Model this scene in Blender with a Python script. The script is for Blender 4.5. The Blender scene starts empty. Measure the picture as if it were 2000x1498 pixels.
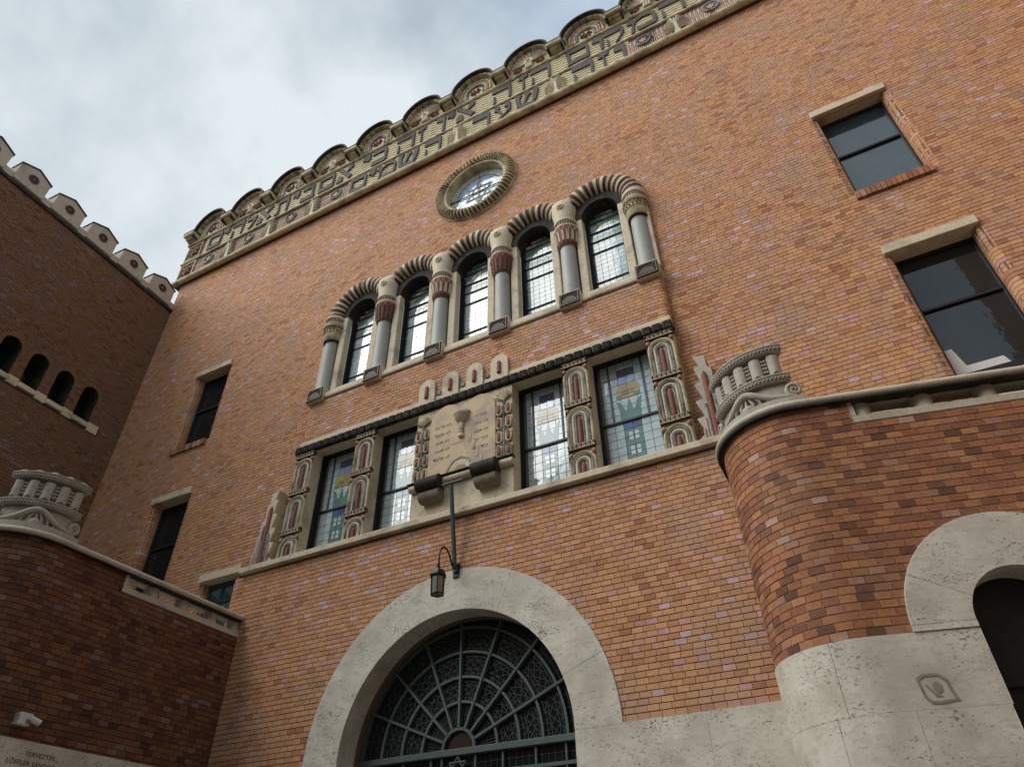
import bpy, bmesh, math, random
import numpy as np
from mathutils import Vector, Matrix, geometry

S = bpy.context.scene
COL = S.collection
random.seed(7)
RNG = np.random.default_rng(11)
PI = math.pi
R_ = math.radians

# ------------------------------------------------------------------ camera
YAW, PITCH, ROLL = -0.47074, 0.679616, -0.019906
EYE = Vector((0.0, -8.0, 0.0))
cy, sy, cp, sp = math.cos(YAW), math.sin(YAW), math.cos(PITCH), math.sin(PITCH)
FW = Vector((sy * cp, cy * cp, sp))
r0 = Vector((cy, -sy, 0)); u0 = r0.cross(FW)
RT = math.cos(ROLL) * r0 + math.sin(ROLL) * u0
UP = -math.sin(ROLL) * r0 + math.cos(ROLL) * u0
cam_d = bpy.data.cameras.new('camera')
cam_d.sensor_width = 36.0
cam_d.lens = 36.0 * 1348.3 / 2000.0
cam_d.clip_start = 0.05
cam_d.clip_end = 600
cam = bpy.data.objects.new('camera', cam_d)
COL.objects.link(cam)
M3 = Matrix((RT, UP, -FW)).transposed()
cam.matrix_world = Matrix.Translation(EYE) @ M3.to_4x4()
S.camera = cam

# ------------------------------------------------------------------ light
SUN_TO = Vector((-0.62, -0.52, 0.80)).normalized()
W = bpy.data.worlds.new('World'); S.world = W; W.use_nodes = True
wt = W.node_tree; wt.nodes.clear()
def wn(t, **k):
    n = wt.nodes.new(t)
    for a, b in k.items(): setattr(n, a, b)
    return n
wo = wn('ShaderNodeOutputWorld'); bg = wn('ShaderNodeBackground')
sky = wn('ShaderNodeTexSky', sky_type='NISHITA', sun_disc=False)
sky.sun_elevation = math.asin(SUN_TO.z)
sky.sun_rotation = math.atan2(SUN_TO.x, SUN_TO.y)
tc = wn('ShaderNodeTexCoord')
n1 = wn('ShaderNodeTexNoise'); n1.inputs['Scale'].default_value = 1.7; n1.inputs['Detail'].default_value = 7; n1.inputs['Roughness'].default_value = 0.52; n1.inputs['Distortion'].default_value = 0.25
n2 = wn('ShaderNodeTexNoise'); n2.inputs['Scale'].default_value = 2.6; n2.inputs['Detail'].default_value = 8; n2.inputs['Roughness'].default_value = 0.55
mp = wn('ShaderNodeMapping'); mp.inputs['Location'].default_value = (3.1, 1.7, 0.4)
rc = wn('ShaderNodeValToRGB')
rc.color_ramp.elements[0].position = 0.27; rc.color_ramp.elements[0].color = (0, 0, 0, 1)
rc.color_ramp.elements[1].position = 0.47; rc.color_ramp.elements[1].color = (1, 1, 1, 1)
cc = wn('ShaderNodeValToRGB')
cc.color_ramp.elements[0].position = 0.38; cc.color_ramp.elements[0].color = (2.4, 2.85, 3.25, 1)
cc.color_ramp.elements[1].position = 0.60; cc.color_ramp.elements[1].color = (4.15, 4.5, 4.7, 1)
mx = wn('ShaderNodeMix', data_type='RGBA')
sk = wn('ShaderNodeMix', data_type='RGBA'); sk.inputs[0].default_value = 0.45
sk.inputs[7].default_value = (3.2, 4.0, 4.9, 1)
L = wt.links.new
L(tc.outputs['Generated'], mp.inputs['Vector']); L(mp.outputs['Vector'], n1.inputs['Vector']); L(mp.outputs['Vector'], n2.inputs['Vector'])
L(n1.outputs['Fac'], rc.inputs['Fac']); L(n2.outputs['Fac'], cc.inputs['Fac'])
L(sky.outputs['Color'], sk.inputs[6])
L(rc.outputs['Color'], mx.inputs[0]); L(sk.outputs[2], mx.inputs[6]); L(cc.outputs['Color'], mx.inputs[7])
L(mx.outputs[2], bg.inputs['Color']); bg.inputs['Strength'].default_value = 0.085
L(bg.outputs['Background'], wo.inputs['Surface'])

sd = bpy.data.lights.new('sun', 'SUN'); sd.energy = 1.5; sd.angle = R_(50); sd.color = (1.0, 0.95, 0.88)
so = bpy.data.objects.new('sun', sd); COL.objects.link(so)
so.rotation_mode = 'QUATERNION'; so.rotation_quaternion = SUN_TO.to_track_quat('Z', 'Y')
so.location = (-10, -20, 30)

S.view_settings.view_transform = 'Standard'; S.view_settings.look = 'None'
S.view_settings.gamma = 1.0; S.view_settings.use_curve_mapping = False
S.view_settings.exposure = 1.15
S.render.engine = 'CYCLES'
S.cycles.max_bounces = 5; S.cycles.diffuse_bounces = 3; S.cycles.glossy_bounces = 3
S.cycles.use_denoising = True

# ------------------------------------------------------------------ materials
def mat(name):
    m = bpy.data.materials.new(name); m.use_nodes = True
    t = m.node_tree; b = t.nodes['Principled BSDF']
    return m, t, b
def nd(t, ty, **k):
    n = t.nodes.new(ty)
    for a, v in k.items(): setattr(n, a, v)
    return n
def noise(t, scale, detail=4, rough=0.55, vec=None):
    n = nd(t, 'ShaderNodeTexNoise')
    n.inputs['Scale'].default_value = scale; n.inputs['Detail'].default_value = detail; n.inputs['Roughness'].default_value = rough
    if vec is not None: t.links.new(vec, n.inputs['Vector'])
    return n
def ramp(t, fac, stops, interp='LINEAR'):
    n = nd(t, 'ShaderNodeValToRGB'); n.color_ramp.interpolation = interp
    e = n.color_ramp.elements
    while len(e) < len(stops): e.new(0.5)
    for q, (p, c) in zip(e, stops):
        q.position = p; q.color = (c if len(c) == 4 else (*c, 1))
    t.links.new(fac, n.inputs['Fac'])
    return n
def mixc(t, a, b, fac, mode='MIX'):
    n = nd(t, 'ShaderNodeMix', data_type='RGBA', blend_type=mode)
    for i, v in ((0, fac), (6, a), (7, b)):
        if hasattr(v, 'is_linked') or hasattr(v, 'links'): t.links.new(v, n.inputs[i])
        else: n.inputs[i].default_value = v if i == 0 else (*v[:3], 1)
    return n.outputs[2]
def bump(t, b, h, strength, dist):
    n = nd(t, 'ShaderNodeBump'); n.inputs['Strength'].default_value = strength; n.inputs['Distance'].default_value = dist
    t.links.new(h, n.inputs['Height']); t.links.new(n.outputs['Normal'], b.inputs['Normal'])
def pos(t):
    g = nd(t, 'ShaderNodeNewGeometry'); return g.outputs['Position']

def brick_mat(name, stops, patch, stain=(0.36, 0.265, 0.20), stain_amt=0.6, bias=0.0):
    m, t, b = mat(name)
    p = pos(t)
    at = nd(t, 'ShaderNodeAttribute', attribute_name='tone'); sx = nd(t, 'ShaderNodeSeparateXYZ'); t.links.new(at.outputs['Vector'], sx.inputs[0])
    big = noise(t, 0.55, 4, 0.6, p)
    # the random value of the brick, pushed by where the batch of bricks was laid
    a1 = nd(t, 'ShaderNodeMath', operation='MULTIPLY_ADD'); t.links.new(big.outputs['Fac'], a1.inputs[0]); a1.inputs[1].default_value = patch; a1.inputs[2].default_value = -patch * 0.5 + bias
    a2 = nd(t, 'ShaderNodeMath', operation='ADD'); t.links.new(a1.outputs[0], a2.inputs[0]); t.links.new(sx.outputs[0], a2.inputs[1])
    c = ramp(t, a2.outputs[0], stops).outputs['Color']
    v = nd(t, 'ShaderNodeMath', operation='MULTIPLY_ADD'); t.links.new(sx.outputs[1], v.inputs[0]); v.inputs[1].default_value = 0.22; v.inputs[2].default_value = 0.89
    c = mixc(t, c, (1, 1, 1), 0.0)
    mv = nd(t, 'ShaderNodeVectorMath', operation='SCALE'); t.links.new(c, mv.inputs[0]); t.links.new(v.outputs[0], mv.inputs['Scale']); c = mv.outputs[0]
    fine = noise(t, 26, 5, 0.65, p)
    fr = ramp(t, fine.outputs['Fac'], [(0.28, (0.80, 0.78, 0.76)), (0.52, (1, 1, 1)), (0.75, (1.12, 1.10, 1.08))])
    c = mixc(t, c, fr.outputs['Color'], 1.0, 'MULTIPLY')
    mid = noise(t, 1.3, 6, 0.6, p)
    fs = ramp(t, mid.outputs['Fac'], [(0.47, (0, 0, 0)), (0.72, (stain_amt,) * 3)])
    c = mixc(t, c, stain, fs.outputs['Color'])
    # chipped pale specks and lime marks
    sp_ = noise(t, 9, 3, 0.7, p)
    fsp = ramp(t, sp_.outputs['Fac'], [(0.70, (0, 0, 0)), (0.80, (0.35,) * 3)])
    c = mixc(t, c, (0.52, 0.43, 0.36), fsp.outputs['Color'])
    t.links.new(c, b.inputs['Base Color'])
    b.inputs['Roughness'].default_value = 0.82; b.inputs['Specular IOR Level'].default_value = 0.25
    bump(t, b, fine.outputs['Fac'], 0.5, 0.006)
    return m
ORANGE = [(0.00, (0.38, 0.160, 0.075)), (0.05, (0.45, 0.205, 0.090)), (0.14, (0.51, 0.250, 0.106)), (0.42, (0.55, 0.282, 0.122)),
          (0.78, (0.58, 0.312, 0.142)), (0.88, (0.55, 0.280, 0.155)), (0.95, (0.53, 0.262, 0.195)), (0.985, (0.57, 0.310, 0.270)), (1.0, (0.60, 0.40, 0.34))]
RUDDY = [(0.00, (0.13, 0.062, 0.042)), (0.10, (0.22, 0.095, 0.056)), (0.40, (0.31, 0.130, 0.070)), (0.70, (0.36, 0.160, 0.080)), (0.85, (0.40, 0.195, 0.090)),
         (0.93, (0.34, 0.165, 0.115)), (1.0, (0.46, 0.30, 0.24))]
ORANGE = [(p, (c[0] * 0.93, c[1] * 0.96, c[2] * 1.14)) for p, c in ORANGE]
RUDDY_SHADED = [(p, tuple(q * 0.48 for q in c)) for p, c in RUDDY]  # ruddy palette darkened: the left block's shade put into its brick colour
M_BRICK = brick_mat('orange_brick', ORANGE, 0.75)
M_BRICK_R = brick_mat('ruddy_brick', RUDDY, 0.45, (0.22, 0.15, 0.10), 0.35)
M_BRICK_L = brick_mat('shaded_ruddy_brick', RUDDY_SHADED, 0.45, (0.10, 0.065, 0.05), 0.4)

def plain(name, col, rough=0.7, var=0.25, scale=14, dirt=None, dirt_amt=0.5, dscale=3.0, bmp=0.25, bdist=0.005, metallic=0.0, spec=0.4, dlo=0.5, dhi=0.7):
    m, t, b = mat(name)
    p = pos(t)
    n = noise(t, scale, 6, 0.65, p)
    lo = tuple(c * (1 - var) for c in col); hi = tuple(min(1, c * (1 + var * 0.6)) for c in col)
    c = ramp(t, n.outputs['Fac'], [(0.28, lo), (0.5, col), (0.74, hi)]).outputs['Color']
    if dirt:
        d = noise(t, dscale, 7, 0.62, p)
        f = ramp(t, d.outputs['Fac'], [(dlo, (0, 0, 0)), (dhi, (dirt_amt,) * 3)])
        c = mixc(t, c, dirt, f.outputs['Color'])
    t.links.new(c, b.inputs['Base Color'])
    b.inputs['Roughness'].default_value = rough; b.inputs['Metallic'].default_value = metallic; b.inputs['Specular IOR Level'].default_value = spec
    if bmp: bump(t, b, n.outputs['Fac'], bmp, bdist)
    return m
M_MORTAR = plain('brown_mortar', (0.150, 0.100, 0.062), 0.95, 0.3, 30)
M_MORTAR_L = plain('pale_mortar', (0.50, 0.43, 0.32), 0.95, 0.4, 18, (0.08, 0.06, 0.05), 0.8, 5)
M_MORTAR_D = plain('dark_mortar', (0.060, 0.045, 0.038), 0.95, 0.3, 20)
M_CREAM = plain('cream_stone', (0.56, 0.49, 0.355), 0.75, 0.18, 22, (0.20, 0.16, 0.115), 0.75, 2.6, 0.35, 0.006)
M_CREAM2 = plain('yellow_ceramic', (0.52, 0.44, 0.27), 0.8, 0.2, 20, (0.10, 0.075, 0.05), 0.85, 3.4, 0.3, 0.005, dlo=0.44, dhi=0.66)
M_TABLET = plain('ochre_stone', (0.54, 0.425, 0.27), 0.75, 0.12, 10, (0.34, 0.27, 0.235), 0.8, 3.0, 0.3, 0.004, dlo=0.46, dhi=0.62)
M_SOOT_SHADE = plain('soot_and_shade_ceramic', (0.032, 0.029, 0.025), 0.8, 0.6, 14, (0.12, 0.095, 0.07), 0.45, 6, 0.3, 0.005, spec=0.2)  # blackened ceramic; also used as painted shade under copings and in openings
M_DARKB = plain('dark_brown_ceramic', (0.090, 0.045, 0.034), 0.8, 0.4, 14, (0.03, 0.025, 0.02), 0.6, 6)
M_RED = plain('red_ceramic', (0.21, 0.075, 0.056), 0.8, 0.25, 16, (0.13, 0.06, 0.05), 0.5, 5, 0.15)
M_ROSE = plain('rose_ceramic', (0.42, 0.24, 0.19), 0.8, 0.25, 16, (0.17, 0.11, 0.09), 0.6, 4)
M_GREYC = plain('grey_ceramic', (0.235, 0.235, 0.215), 0.8, 0.35, 12, (0.035, 0.033, 0.03), 0.85, 4, dlo=0.45, dhi=0.6)
M_LETTER = plain('slate_ceramic', (0.085, 0.070, 0.066), 0.85, 0.3, 10, (0.14, 0.125, 0.12), 0.5, 4)
M_COLUMN = plain('grey_granite', (0.30, 0.31, 0.285), 0.55, 0.14, 40, (0.17, 0.19, 0.20), 0.6, 2.4, 0.1)
M_STONE = None
def travertine():
    m, t, b = mat('travertine')
    p = pos(t)
    mapn = nd(t, 'ShaderNodeMapping'); mapn.inputs['Scale'].default_value = (1, 1, 2.2); t.links.new(p, mapn.inputs['Vector'])
    n = noise(t, 3.0, 6, 0.6, p)
    c = ramp(t, n.outputs['Fac'], [(0.3, (0.46, 0.43, 0.36)), (0.5, (0.58, 0.555, 0.48)), (0.7, (0.66, 0.64, 0.57))]).outputs['Color']
    g = noise(t, 11, 6, 0.7, mapn.outputs['Vector'])
    gg = ramp(t, g.outputs['Fac'], [(0.50, (0, 0, 0)), (0.68, (0.6,) * 3)])
    c = mixc(t, c, (0.36, 0.34, 0.29), gg.outputs['Color'])
    # small pits, gathered in drifts
    v = noise(t, 30, 4, 0.8, mapn.outputs['Vector'])
    dr = noise(t, 2.4, 3, 0.5, mapn.outputs['Vector'])
    ad = nd(t, 'ShaderNodeMath', operation='MULTIPLY_ADD'); t.links.new(dr.outputs['Fac'], ad.inputs[0]); ad.inputs[1].default_value = 0.30; ad.inputs[2].default_value = -0.15
    a2 = nd(t, 'ShaderNodeMath', operation='ADD'); t.links.new(ad.outputs[0], a2.inputs[0]); t.links.new(v.outputs['Fac'], a2.inputs[1])
    pit = ramp(t, a2.outputs[0], [(0.615, (0, 0, 0)), (0.665, (1, 1, 1))])
    c = mixc(t, c, (0.10, 0.085, 0.055), pit.outputs['Color'])
    # greenish-grey weathering and a few rust runs
    w = noise(t, 1.1, 5, 0.6, p)
    ww = ramp(t, w.outputs['Fac'], [(0.48, (0, 0, 0)), (0.70, (0.6,) * 3)])
    c = mixc(t, c, (0.36, 0.35, 0.28), ww.outputs['Color'])
    t.links.new(c, b.inputs['Base Color']); b.inputs['Roughness'].default_value = 0.8; b.inputs['Specular IOR Level'].default_value = 0.3
    inv = nd(t, 'ShaderNodeMath', operation='SUBTRACT'); inv.inputs[0].default_value = 1.0; t.links.new(pit.outputs['Color'], inv.inputs[1])
    mm = nd(t, 'ShaderNodeMath', operation='MULTIPLY_ADD'); t.links.new(g.outputs['Fac'], mm.inputs[0]); mm.inputs[1].default_value = 0.35; t.links.new(inv.outputs[0], mm.inputs[2])
    bump(t, b, mm.outputs[0], 0.6, 0.008)
    return m
M_TRAV = travertine()
M_CAST = plain('grey_cast_stone', (0.40, 0.37, 0.31), 0.8, 0.2, 18, (0.19, 0.175, 0.15), 0.6, 3, 0.3, 0.005)
M_COPING = plain('coping_stone', (0.50, 0.46, 0.375), 0.8, 0.2, 30, (0.24, 0.21, 0.16), 0.6, 4, 0.4, 0.005)
M_MERLON = plain('merlon_stone', (0.44, 0.385, 0.32), 0.85, 0.15, 12, (0.2, 0.16, 0.13), 0.5, 2)
M_LEAD = plain('lead', (0.045, 0.050, 0.052), 0.5, 0.2, 20, metallic=0.3)
M_IRON = plain('dark_iron', (0.022, 0.025, 0.028), 0.45, 0.3, 20, metallic=0.4)
M_GREEN = plain('green_painted_iron', (0.072, 0.105, 0.098), 0.5, 0.2, 20)
M_POLE = plain('blue_grey_paint', (0.055, 0.072, 0.080), 0.45, 0.2, 20)
M_LATT = plain('dull_lead', (0.050, 0.058, 0.056), 0.6, 0.2, 20, bmp=0)
M_WAVE = plain('pale_yellow_ceramic', (0.62, 0.545, 0.345), 0.8, 0.12, 20, (0.20, 0.155, 0.09), 0.6, 3, 0.2, dlo=0.5, dhi=0.75)
M_WHITE = plain('white_plastic', (0.62, 0.62, 0.60), 0.4, 0.05, 20, bmp=0)
M_BLACK = plain('black_recess', (0.010, 0.010, 0.011), 0.6, 0.2, 8, bmp=0)
M_DOORG = plain('green_door_paint', (0.040, 0.062, 0.056), 0.4, 0.2, 12)
M_INK = plain('engraved_letters', (0.075, 0.060, 0.045), 0.9, 0.2, 30, bmp=0)
M_INK2 = plain('worn_letters', (0.20, 0.155, 0.10), 0.9, 0.5, 60, bmp=0)
M_MARK = plain('faded_stencil', (0.235, 0.22, 0.19), 0.9, 0.25, 20, bmp=0)
M_GROUND = plain('street_paving', (0.20, 0.19, 0.175), 0.9, 0.2, 3)
M_PLASTER = plain('ochre_plaster', (0.42, 0.36, 0.27), 0.9, 0.15, 2, (0.25, 0.22, 0.18), 0.5, 1)
def glass(name, col, refl, rough=0.07, wav=0.02):
    m, t, b = mat(name)
    p = pos(t)
    g = nd(t, 'ShaderNodeBsdfGlossy'); g.inputs['Roughness'].default_value = rough; g.inputs['Color'].default_value = (0.93, 0.97, 1.0, 1)
    d = nd(t, 'ShaderNodeBsdfDiffuse')
    n = noise(t, 7, 3, 0.5, p)
    c = ramp(t, n.outputs['Fac'], [(0.3, tuple(x * 0.8 for x in col)), (0.7, tuple(min(1, x * 1.15) for x in col))])
    t.links.new(c.outputs['Color'], d.inputs['Color'])
    mx_ = nd(t, 'ShaderNodeMixShader'); mx_.inputs[0].default_value = refl
    t.links.new(d.outputs[0], mx_.inputs[1]); t.links.new(g.outputs[0], mx_.inputs[2])
    bn = nd(t, 'ShaderNodeBump'); bn.inputs['Strength'].default_value = wav * 5; bn.inputs['Distance'].default_value = 0.01
    t.links.new(n.outputs['Fac'], bn.inputs['Height']); t.links.new(bn.outputs['Normal'], g.inputs['Normal'])
    t.links.new(mx_.outputs[0], t.nodes['Material Output'].inputs['Surface'])
    t.nodes.remove(b)
    return m
G_CLEAR = glass('pale_leaded_glass', (0.47, 0.57, 0.58), 0.10)
G_BRIGHT = glass('bright_leaded_glass', (0.62, 0.67, 0.68), 0.17, 0.05)
G_TEAL = glass('teal_glass', (0.13, 0.235, 0.215), 0.08)
G_BLUE = glass('blue_glass', (0.095, 0.162, 0.405), 0.08)
G_SKYB = glass('sky_blue_glass', (0.32, 0.42, 0.66), 0.12)
G_TAN = glass('tan_glass', (0.446, 0.365, 0.189), 0.08)
G_GRN = glass('green_glass', (0.149, 0.284, 0.149), 0.08)
G_ORA = glass('orange_glass', (0.513, 0.257, 0.135), 0.08)
G_BRN = glass('brown_glass', (0.189, 0.128, 0.101), 0.08)
G_PUR = glass('violet_glass', (0.121, 0.101, 0.162), 0.08)
G_WHITE = glass('white_glass', (0.55, 0.60, 0.62), 0.12)
G_GREY = glass('grey_glass', (0.24, 0.26, 0.27), 0.12)
G_DARK = glass('dark_window_glass', (0.012, 0.015, 0.018), 0.06, 0.03)
G_SHEEN = glass('sky_sheen_window_glass', (0.025, 0.045, 0.058), 0.12, 0.05)  # bluish sky reflection put into the glass colour
G_BLACK = glass('black_glass', (0.008, 0.012, 0.013), 0.035, 0.08)
G_LAMP = glass('lantern_glass', (0.30, 0.30, 0.27), 0.25, 0.1)

# ------------------------------------------------------------------ mesh kit
class MB:
    def __init__(s): s.v = []; s.f = []
    def add(s, vs, fs):
        o = len(s.v); s.v += [tuple(v) for v in vs]; s.f += [tuple(i + o for i in f) for f in fs]; return s
    def box(s, x0, x1, y0, y1, z0, z1):
        return s.add([(x0, y0, z0), (x1, y0, z0), (x1, y1, z0), (x0, y1, z0), (x0, y0, z1), (x1, y0, z1), (x1, y1, z1), (x0, y1, z1)],
                     [(0, 3, 2, 1), (4, 5, 6, 7), (0, 1, 5, 4), (1, 2, 6, 5), (2, 3, 7, 6), (3, 0, 4, 7)])
    def prism(s, poly, y0, y1):
        """polygon in (x, z), counter-clockwise, swept from y0 (front) to y1 (back)"""
        n = len(poly)
        vs = [(x, y0, z) for x, z in poly] + [(x, y1, z) for x, z in poly]
        tri = geometry.tessellate_polygon([[Vector((x, z, 0)) for x, z in poly]])
        fs = []
        for a, b, c in tri:
            ax, az = poly[a]; bx, bz = poly[b]; cx, cz = poly[c]
            if (bx - ax) * (cz - az) - (bz - az) * (cx - ax) < 0: b, c = c, b
            fs += [(a, b, c), (n + a, n + c, n + b)]
        area = sum(poly[i][0] * poly[(i + 1) % n][1] - poly[(i + 1) % n][0] * poly[i][1] for i in range(n))
        for i in range(n):
            j = (i + 1) % n
            fs.append((j, i, n + i, n + j) if area > 0 else (i, j, n + j, n + i))
        return s.add(vs, fs)
    def band(s, cx, cz, ra, rb, a0, a1, y0, y1, n=16):
        """annular sector in the x-z plane"""
        vs = []; fs = []
        for i in range(n + 1):
            a = a0 + (a1 - a0) * i / n; c, q = math.cos(a), math.sin(a)
            vs += [(cx + ra * c, y0, cz + ra * q), (cx + rb * c, y0, cz + rb * q), (cx + rb * c, y1, cz + rb * q), (cx + ra * c, y1, cz + ra * q)]
        for i in range(n):
            o = 4 * i; e = o + 4
            fs += [(o, o + 1, e + 1, e), (o + 1, o + 2, e + 2, e + 1), (o + 2, o + 3, e + 3, e + 2), (o + 3, o, e, e + 3)]
        if abs(a1 - a0) < 2 * PI - 1e-4: fs += [(0, 3, 2, 1), (4 * n, 4 * n + 1, 4 * n + 2, 4 * n + 3)]
        return s.add(vs, fs)
    def tube(s, pts, r, n=8, cap=True):
        pts = [Vector(p) for p in pts]; m = len(pts)
        rs = r if isinstance(r, (list, tuple)) else [r] * m
        vs = []; fs = []; ref = None
        for i, p in enumerate(pts):
            d = (pts[min(i + 1, m - 1)] - pts[max(i - 1, 0)]).normalized()
            if ref is None: ref = Vector((0, -1, 0)) if abs(d.y) < 0.9 else Vector((1, 0, 0))
            a = (ref - d * ref.dot(d)).normalized(); b = d.cross(a); ref = a
            for k in range(n):
                q = 2 * PI * k / n
                vs.append(p + (a * math.cos(q) + b * math.sin(q)) * rs[i])
        for i in range(m - 1):
            for k in range(n):
                k2 = (k + 1) % n
                fs.append((i * n + k, i * n + k2, (i + 1) * n + k2, (i + 1) * n + k))
        if cap:
            fs.append(tuple(range(n - 1, -1, -1))); fs.append(tuple((m - 1) * n + k for k in range(n)))
        return s.add(vs, fs)
    def lathe(s, cx, cy_, prof, n=20, a0=0, a1=2 * PI, wave=None):
        """profile [(r, z)], bottom to top, about a vertical axis"""
        full = abs(a1 - a0) > 2 * PI - 1e-4
        m = n if full else n + 1
        vs = []; fs = []
        for r, z in prof:
            for k in range(m):
                a = a0 + (a1 - a0) * k / n
                q = r * (wave(a, z) if wave else 1)
                vs.append((cx + q * math.cos(a), cy_ + q * math.sin(a), z))
        for i in range(len(prof) - 1):
            for k in range(n):
                k2 = (k + 1) % m
                fs.append((i * m + k, i * m + k2, (i + 1) * m + k2, (i + 1) * m + k))
        if full:
            fs.append(tuple(range(m - 1, -1, -1))); fs.append(tuple((len(prof) - 1) * m + k for k in range(m)))
        return s.add(vs, fs)
    def ball(s, c, r, n=10, sc=(1, 1, 1)):
        m = max(4, n // 2); vs = []; fs = []
        for i in range(m + 1):
            t = -PI / 2 + PI * i / m
            for k in range(n):
                a = 2 * PI * k / n
                vs.append((c[0] + r * sc[0] * math.cos(t) * math.cos(a), c[1] + r * sc[1] * math.cos(t) * math.sin(a), c[2] + r * sc[2] * math.sin(t)))
        for i in range(m):
            for k in range(n):
                k2 = (k + 1) % n
                fs.append((i * n + k, i * n + k2, (i + 1) * n + k2, (i + 1) * n + k))
        return s.add(vs, fs)
    def mesh(s, name, m, smooth=None):
        me = bpy.data.meshes.new(name); me.from_pydata(s.v, [], s.f); me.materials.append(m)
        if smooth is not None:
            me.shade_smooth(); me.set_sharp_from_angle(angle=R_(smooth))
        return me
    def build(s, name, m, parent=None, smooth=None, bevel=0, kind=None):
        return obj(name, s.mesh(name, m, smooth), parent, bevel, kind)
def obj(name, me, parent=None, bevel=0, kind=None):
    o = bpy.data.objects.new(name, me); COL.objects.link(o)
    if parent: o.parent = parent
    if bevel:
        b = o.modifiers.new('edge', 'BEVEL'); b.width = bevel; b.segments = 2; b.limit_method = 'ANGLE'; b.angle_limit = R_(40)
    if kind: o['kind'] = kind
    return o
def thing(name, label, cat, loc=(0, 0, 0), group=None):
    o = bpy.data.objects.new(name, None); COL.objects.link(o); o.location = loc
    o.empty_display_size = 0.2; o['label'] = label; o['category'] = cat
    if group: o['group'] = group
    return o
def place(name, me, parent, loc=(0, 0, 0), rot=None, scale=None, mirror=False):
    o = obj(name, me, parent); o.location = loc
    if rot: o.rotation_euler = rot
    if scale: o.scale = scale
    return o
def arcpts(cx, cz, r, a0, a1, n, y): return [(cx + r * math.cos(a0 + (a1 - a0) * i / n), y, cz + r * math.sin(a0 + (a1 - a0) * i / n)) for i in range(n + 1)]

# ------------------------------------------------------------------ brickwork
BL, BH, JT = 0.1375, 0.0696, 0.010
JV = 0.006                 # perpend joints are thinner than the beds
def cut_interval(a, b, cuts):
    segs = [(a, b)]
    for c0, c1 in cuts:
        out = []
        for p, q in segs:
            if c1 <= p or c0 >= q: out.append((p, q)); continue
            if p < c0: out.append((p, c0))
            if q > c1: out.append((c1, q))
        segs = out
    return segs
def courses(s0, s1, z0, z1, cuts=None, phase=0.0, bl=BL, bh=BH):
    """list of (sa, sb, za, zb) of running-bond bricks; cuts(z) gives the openings at that height"""
    out = []
    k = 0; z = z0
    while z < z1 - 0.012:
        zt = min(z + bh - JT, z1); zm = (z + zt) / 2
        cs = cuts(zm) if cuts else []
        s = s0 - ((k % 2) * bl / 2 + phase + random.uniform(0, 0.012)) % bl
        while s < s1:
            w = bl + random.uniform(-0.005, 0.005)
            for a, b in cut_interval(max(s, s0), min(s + w - JV, s1), cs):
                if b - a > 0.018: out.append((a, b, z + random.uniform(-0.001, 0.001), zt + random.uniform(-0.0015, 0.001)))
            s += w
        z += bh; k += 1
    return out
class Flat:
    def __init__(s, p0, d, n): s.p0 = np.array(p0, float); s.d = np.array(d, float); s.n = np.array(n, float); s.seg = lambda a, b: 1
    def at(s, q, off):
        q = np.asarray(q)[:, None]; off = np.asarray(off)[:, None]
        return s.p0 + s.d * q + s.n * off
class Bent:
    """polyline with arcs in plan: list of (x, y) points and outward normals sampled densely"""
    def __init__(s, pts, curved):
        s.p = np.array(pts, float); d = np.diff(s.p, axis=0); l = np.hypot(*d.T); s.s = np.r_[0, np.cumsum(l)]
        s.curved = curved
        t = np.gradient(s.p, s.s, axis=0); t /= np.hypot(*t.T)[:, None]
        s.nn = np.c_[t[:, 1], -t[:, 0]]
        s.len = s.s[-1]
    def seg(s, a, b):
        for c0, c1 in s.curved:
            if b > c0 and a < c1: return 3
        return 1
    def at(s, q, off):
        x = np.interp(q, s.s, s.p[:, 0]); y = np.interp(q, s.s, s.p[:, 1])
        nx = np.interp(q, s.s, s.nn[:, 0]); ny = np.interp(q, s.s, s.nn[:, 1])
        l = np.hypot(nx, ny); off = np.asarray(off)
        return np.c_[x + nx / l * off, y + ny / l * off]
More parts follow.
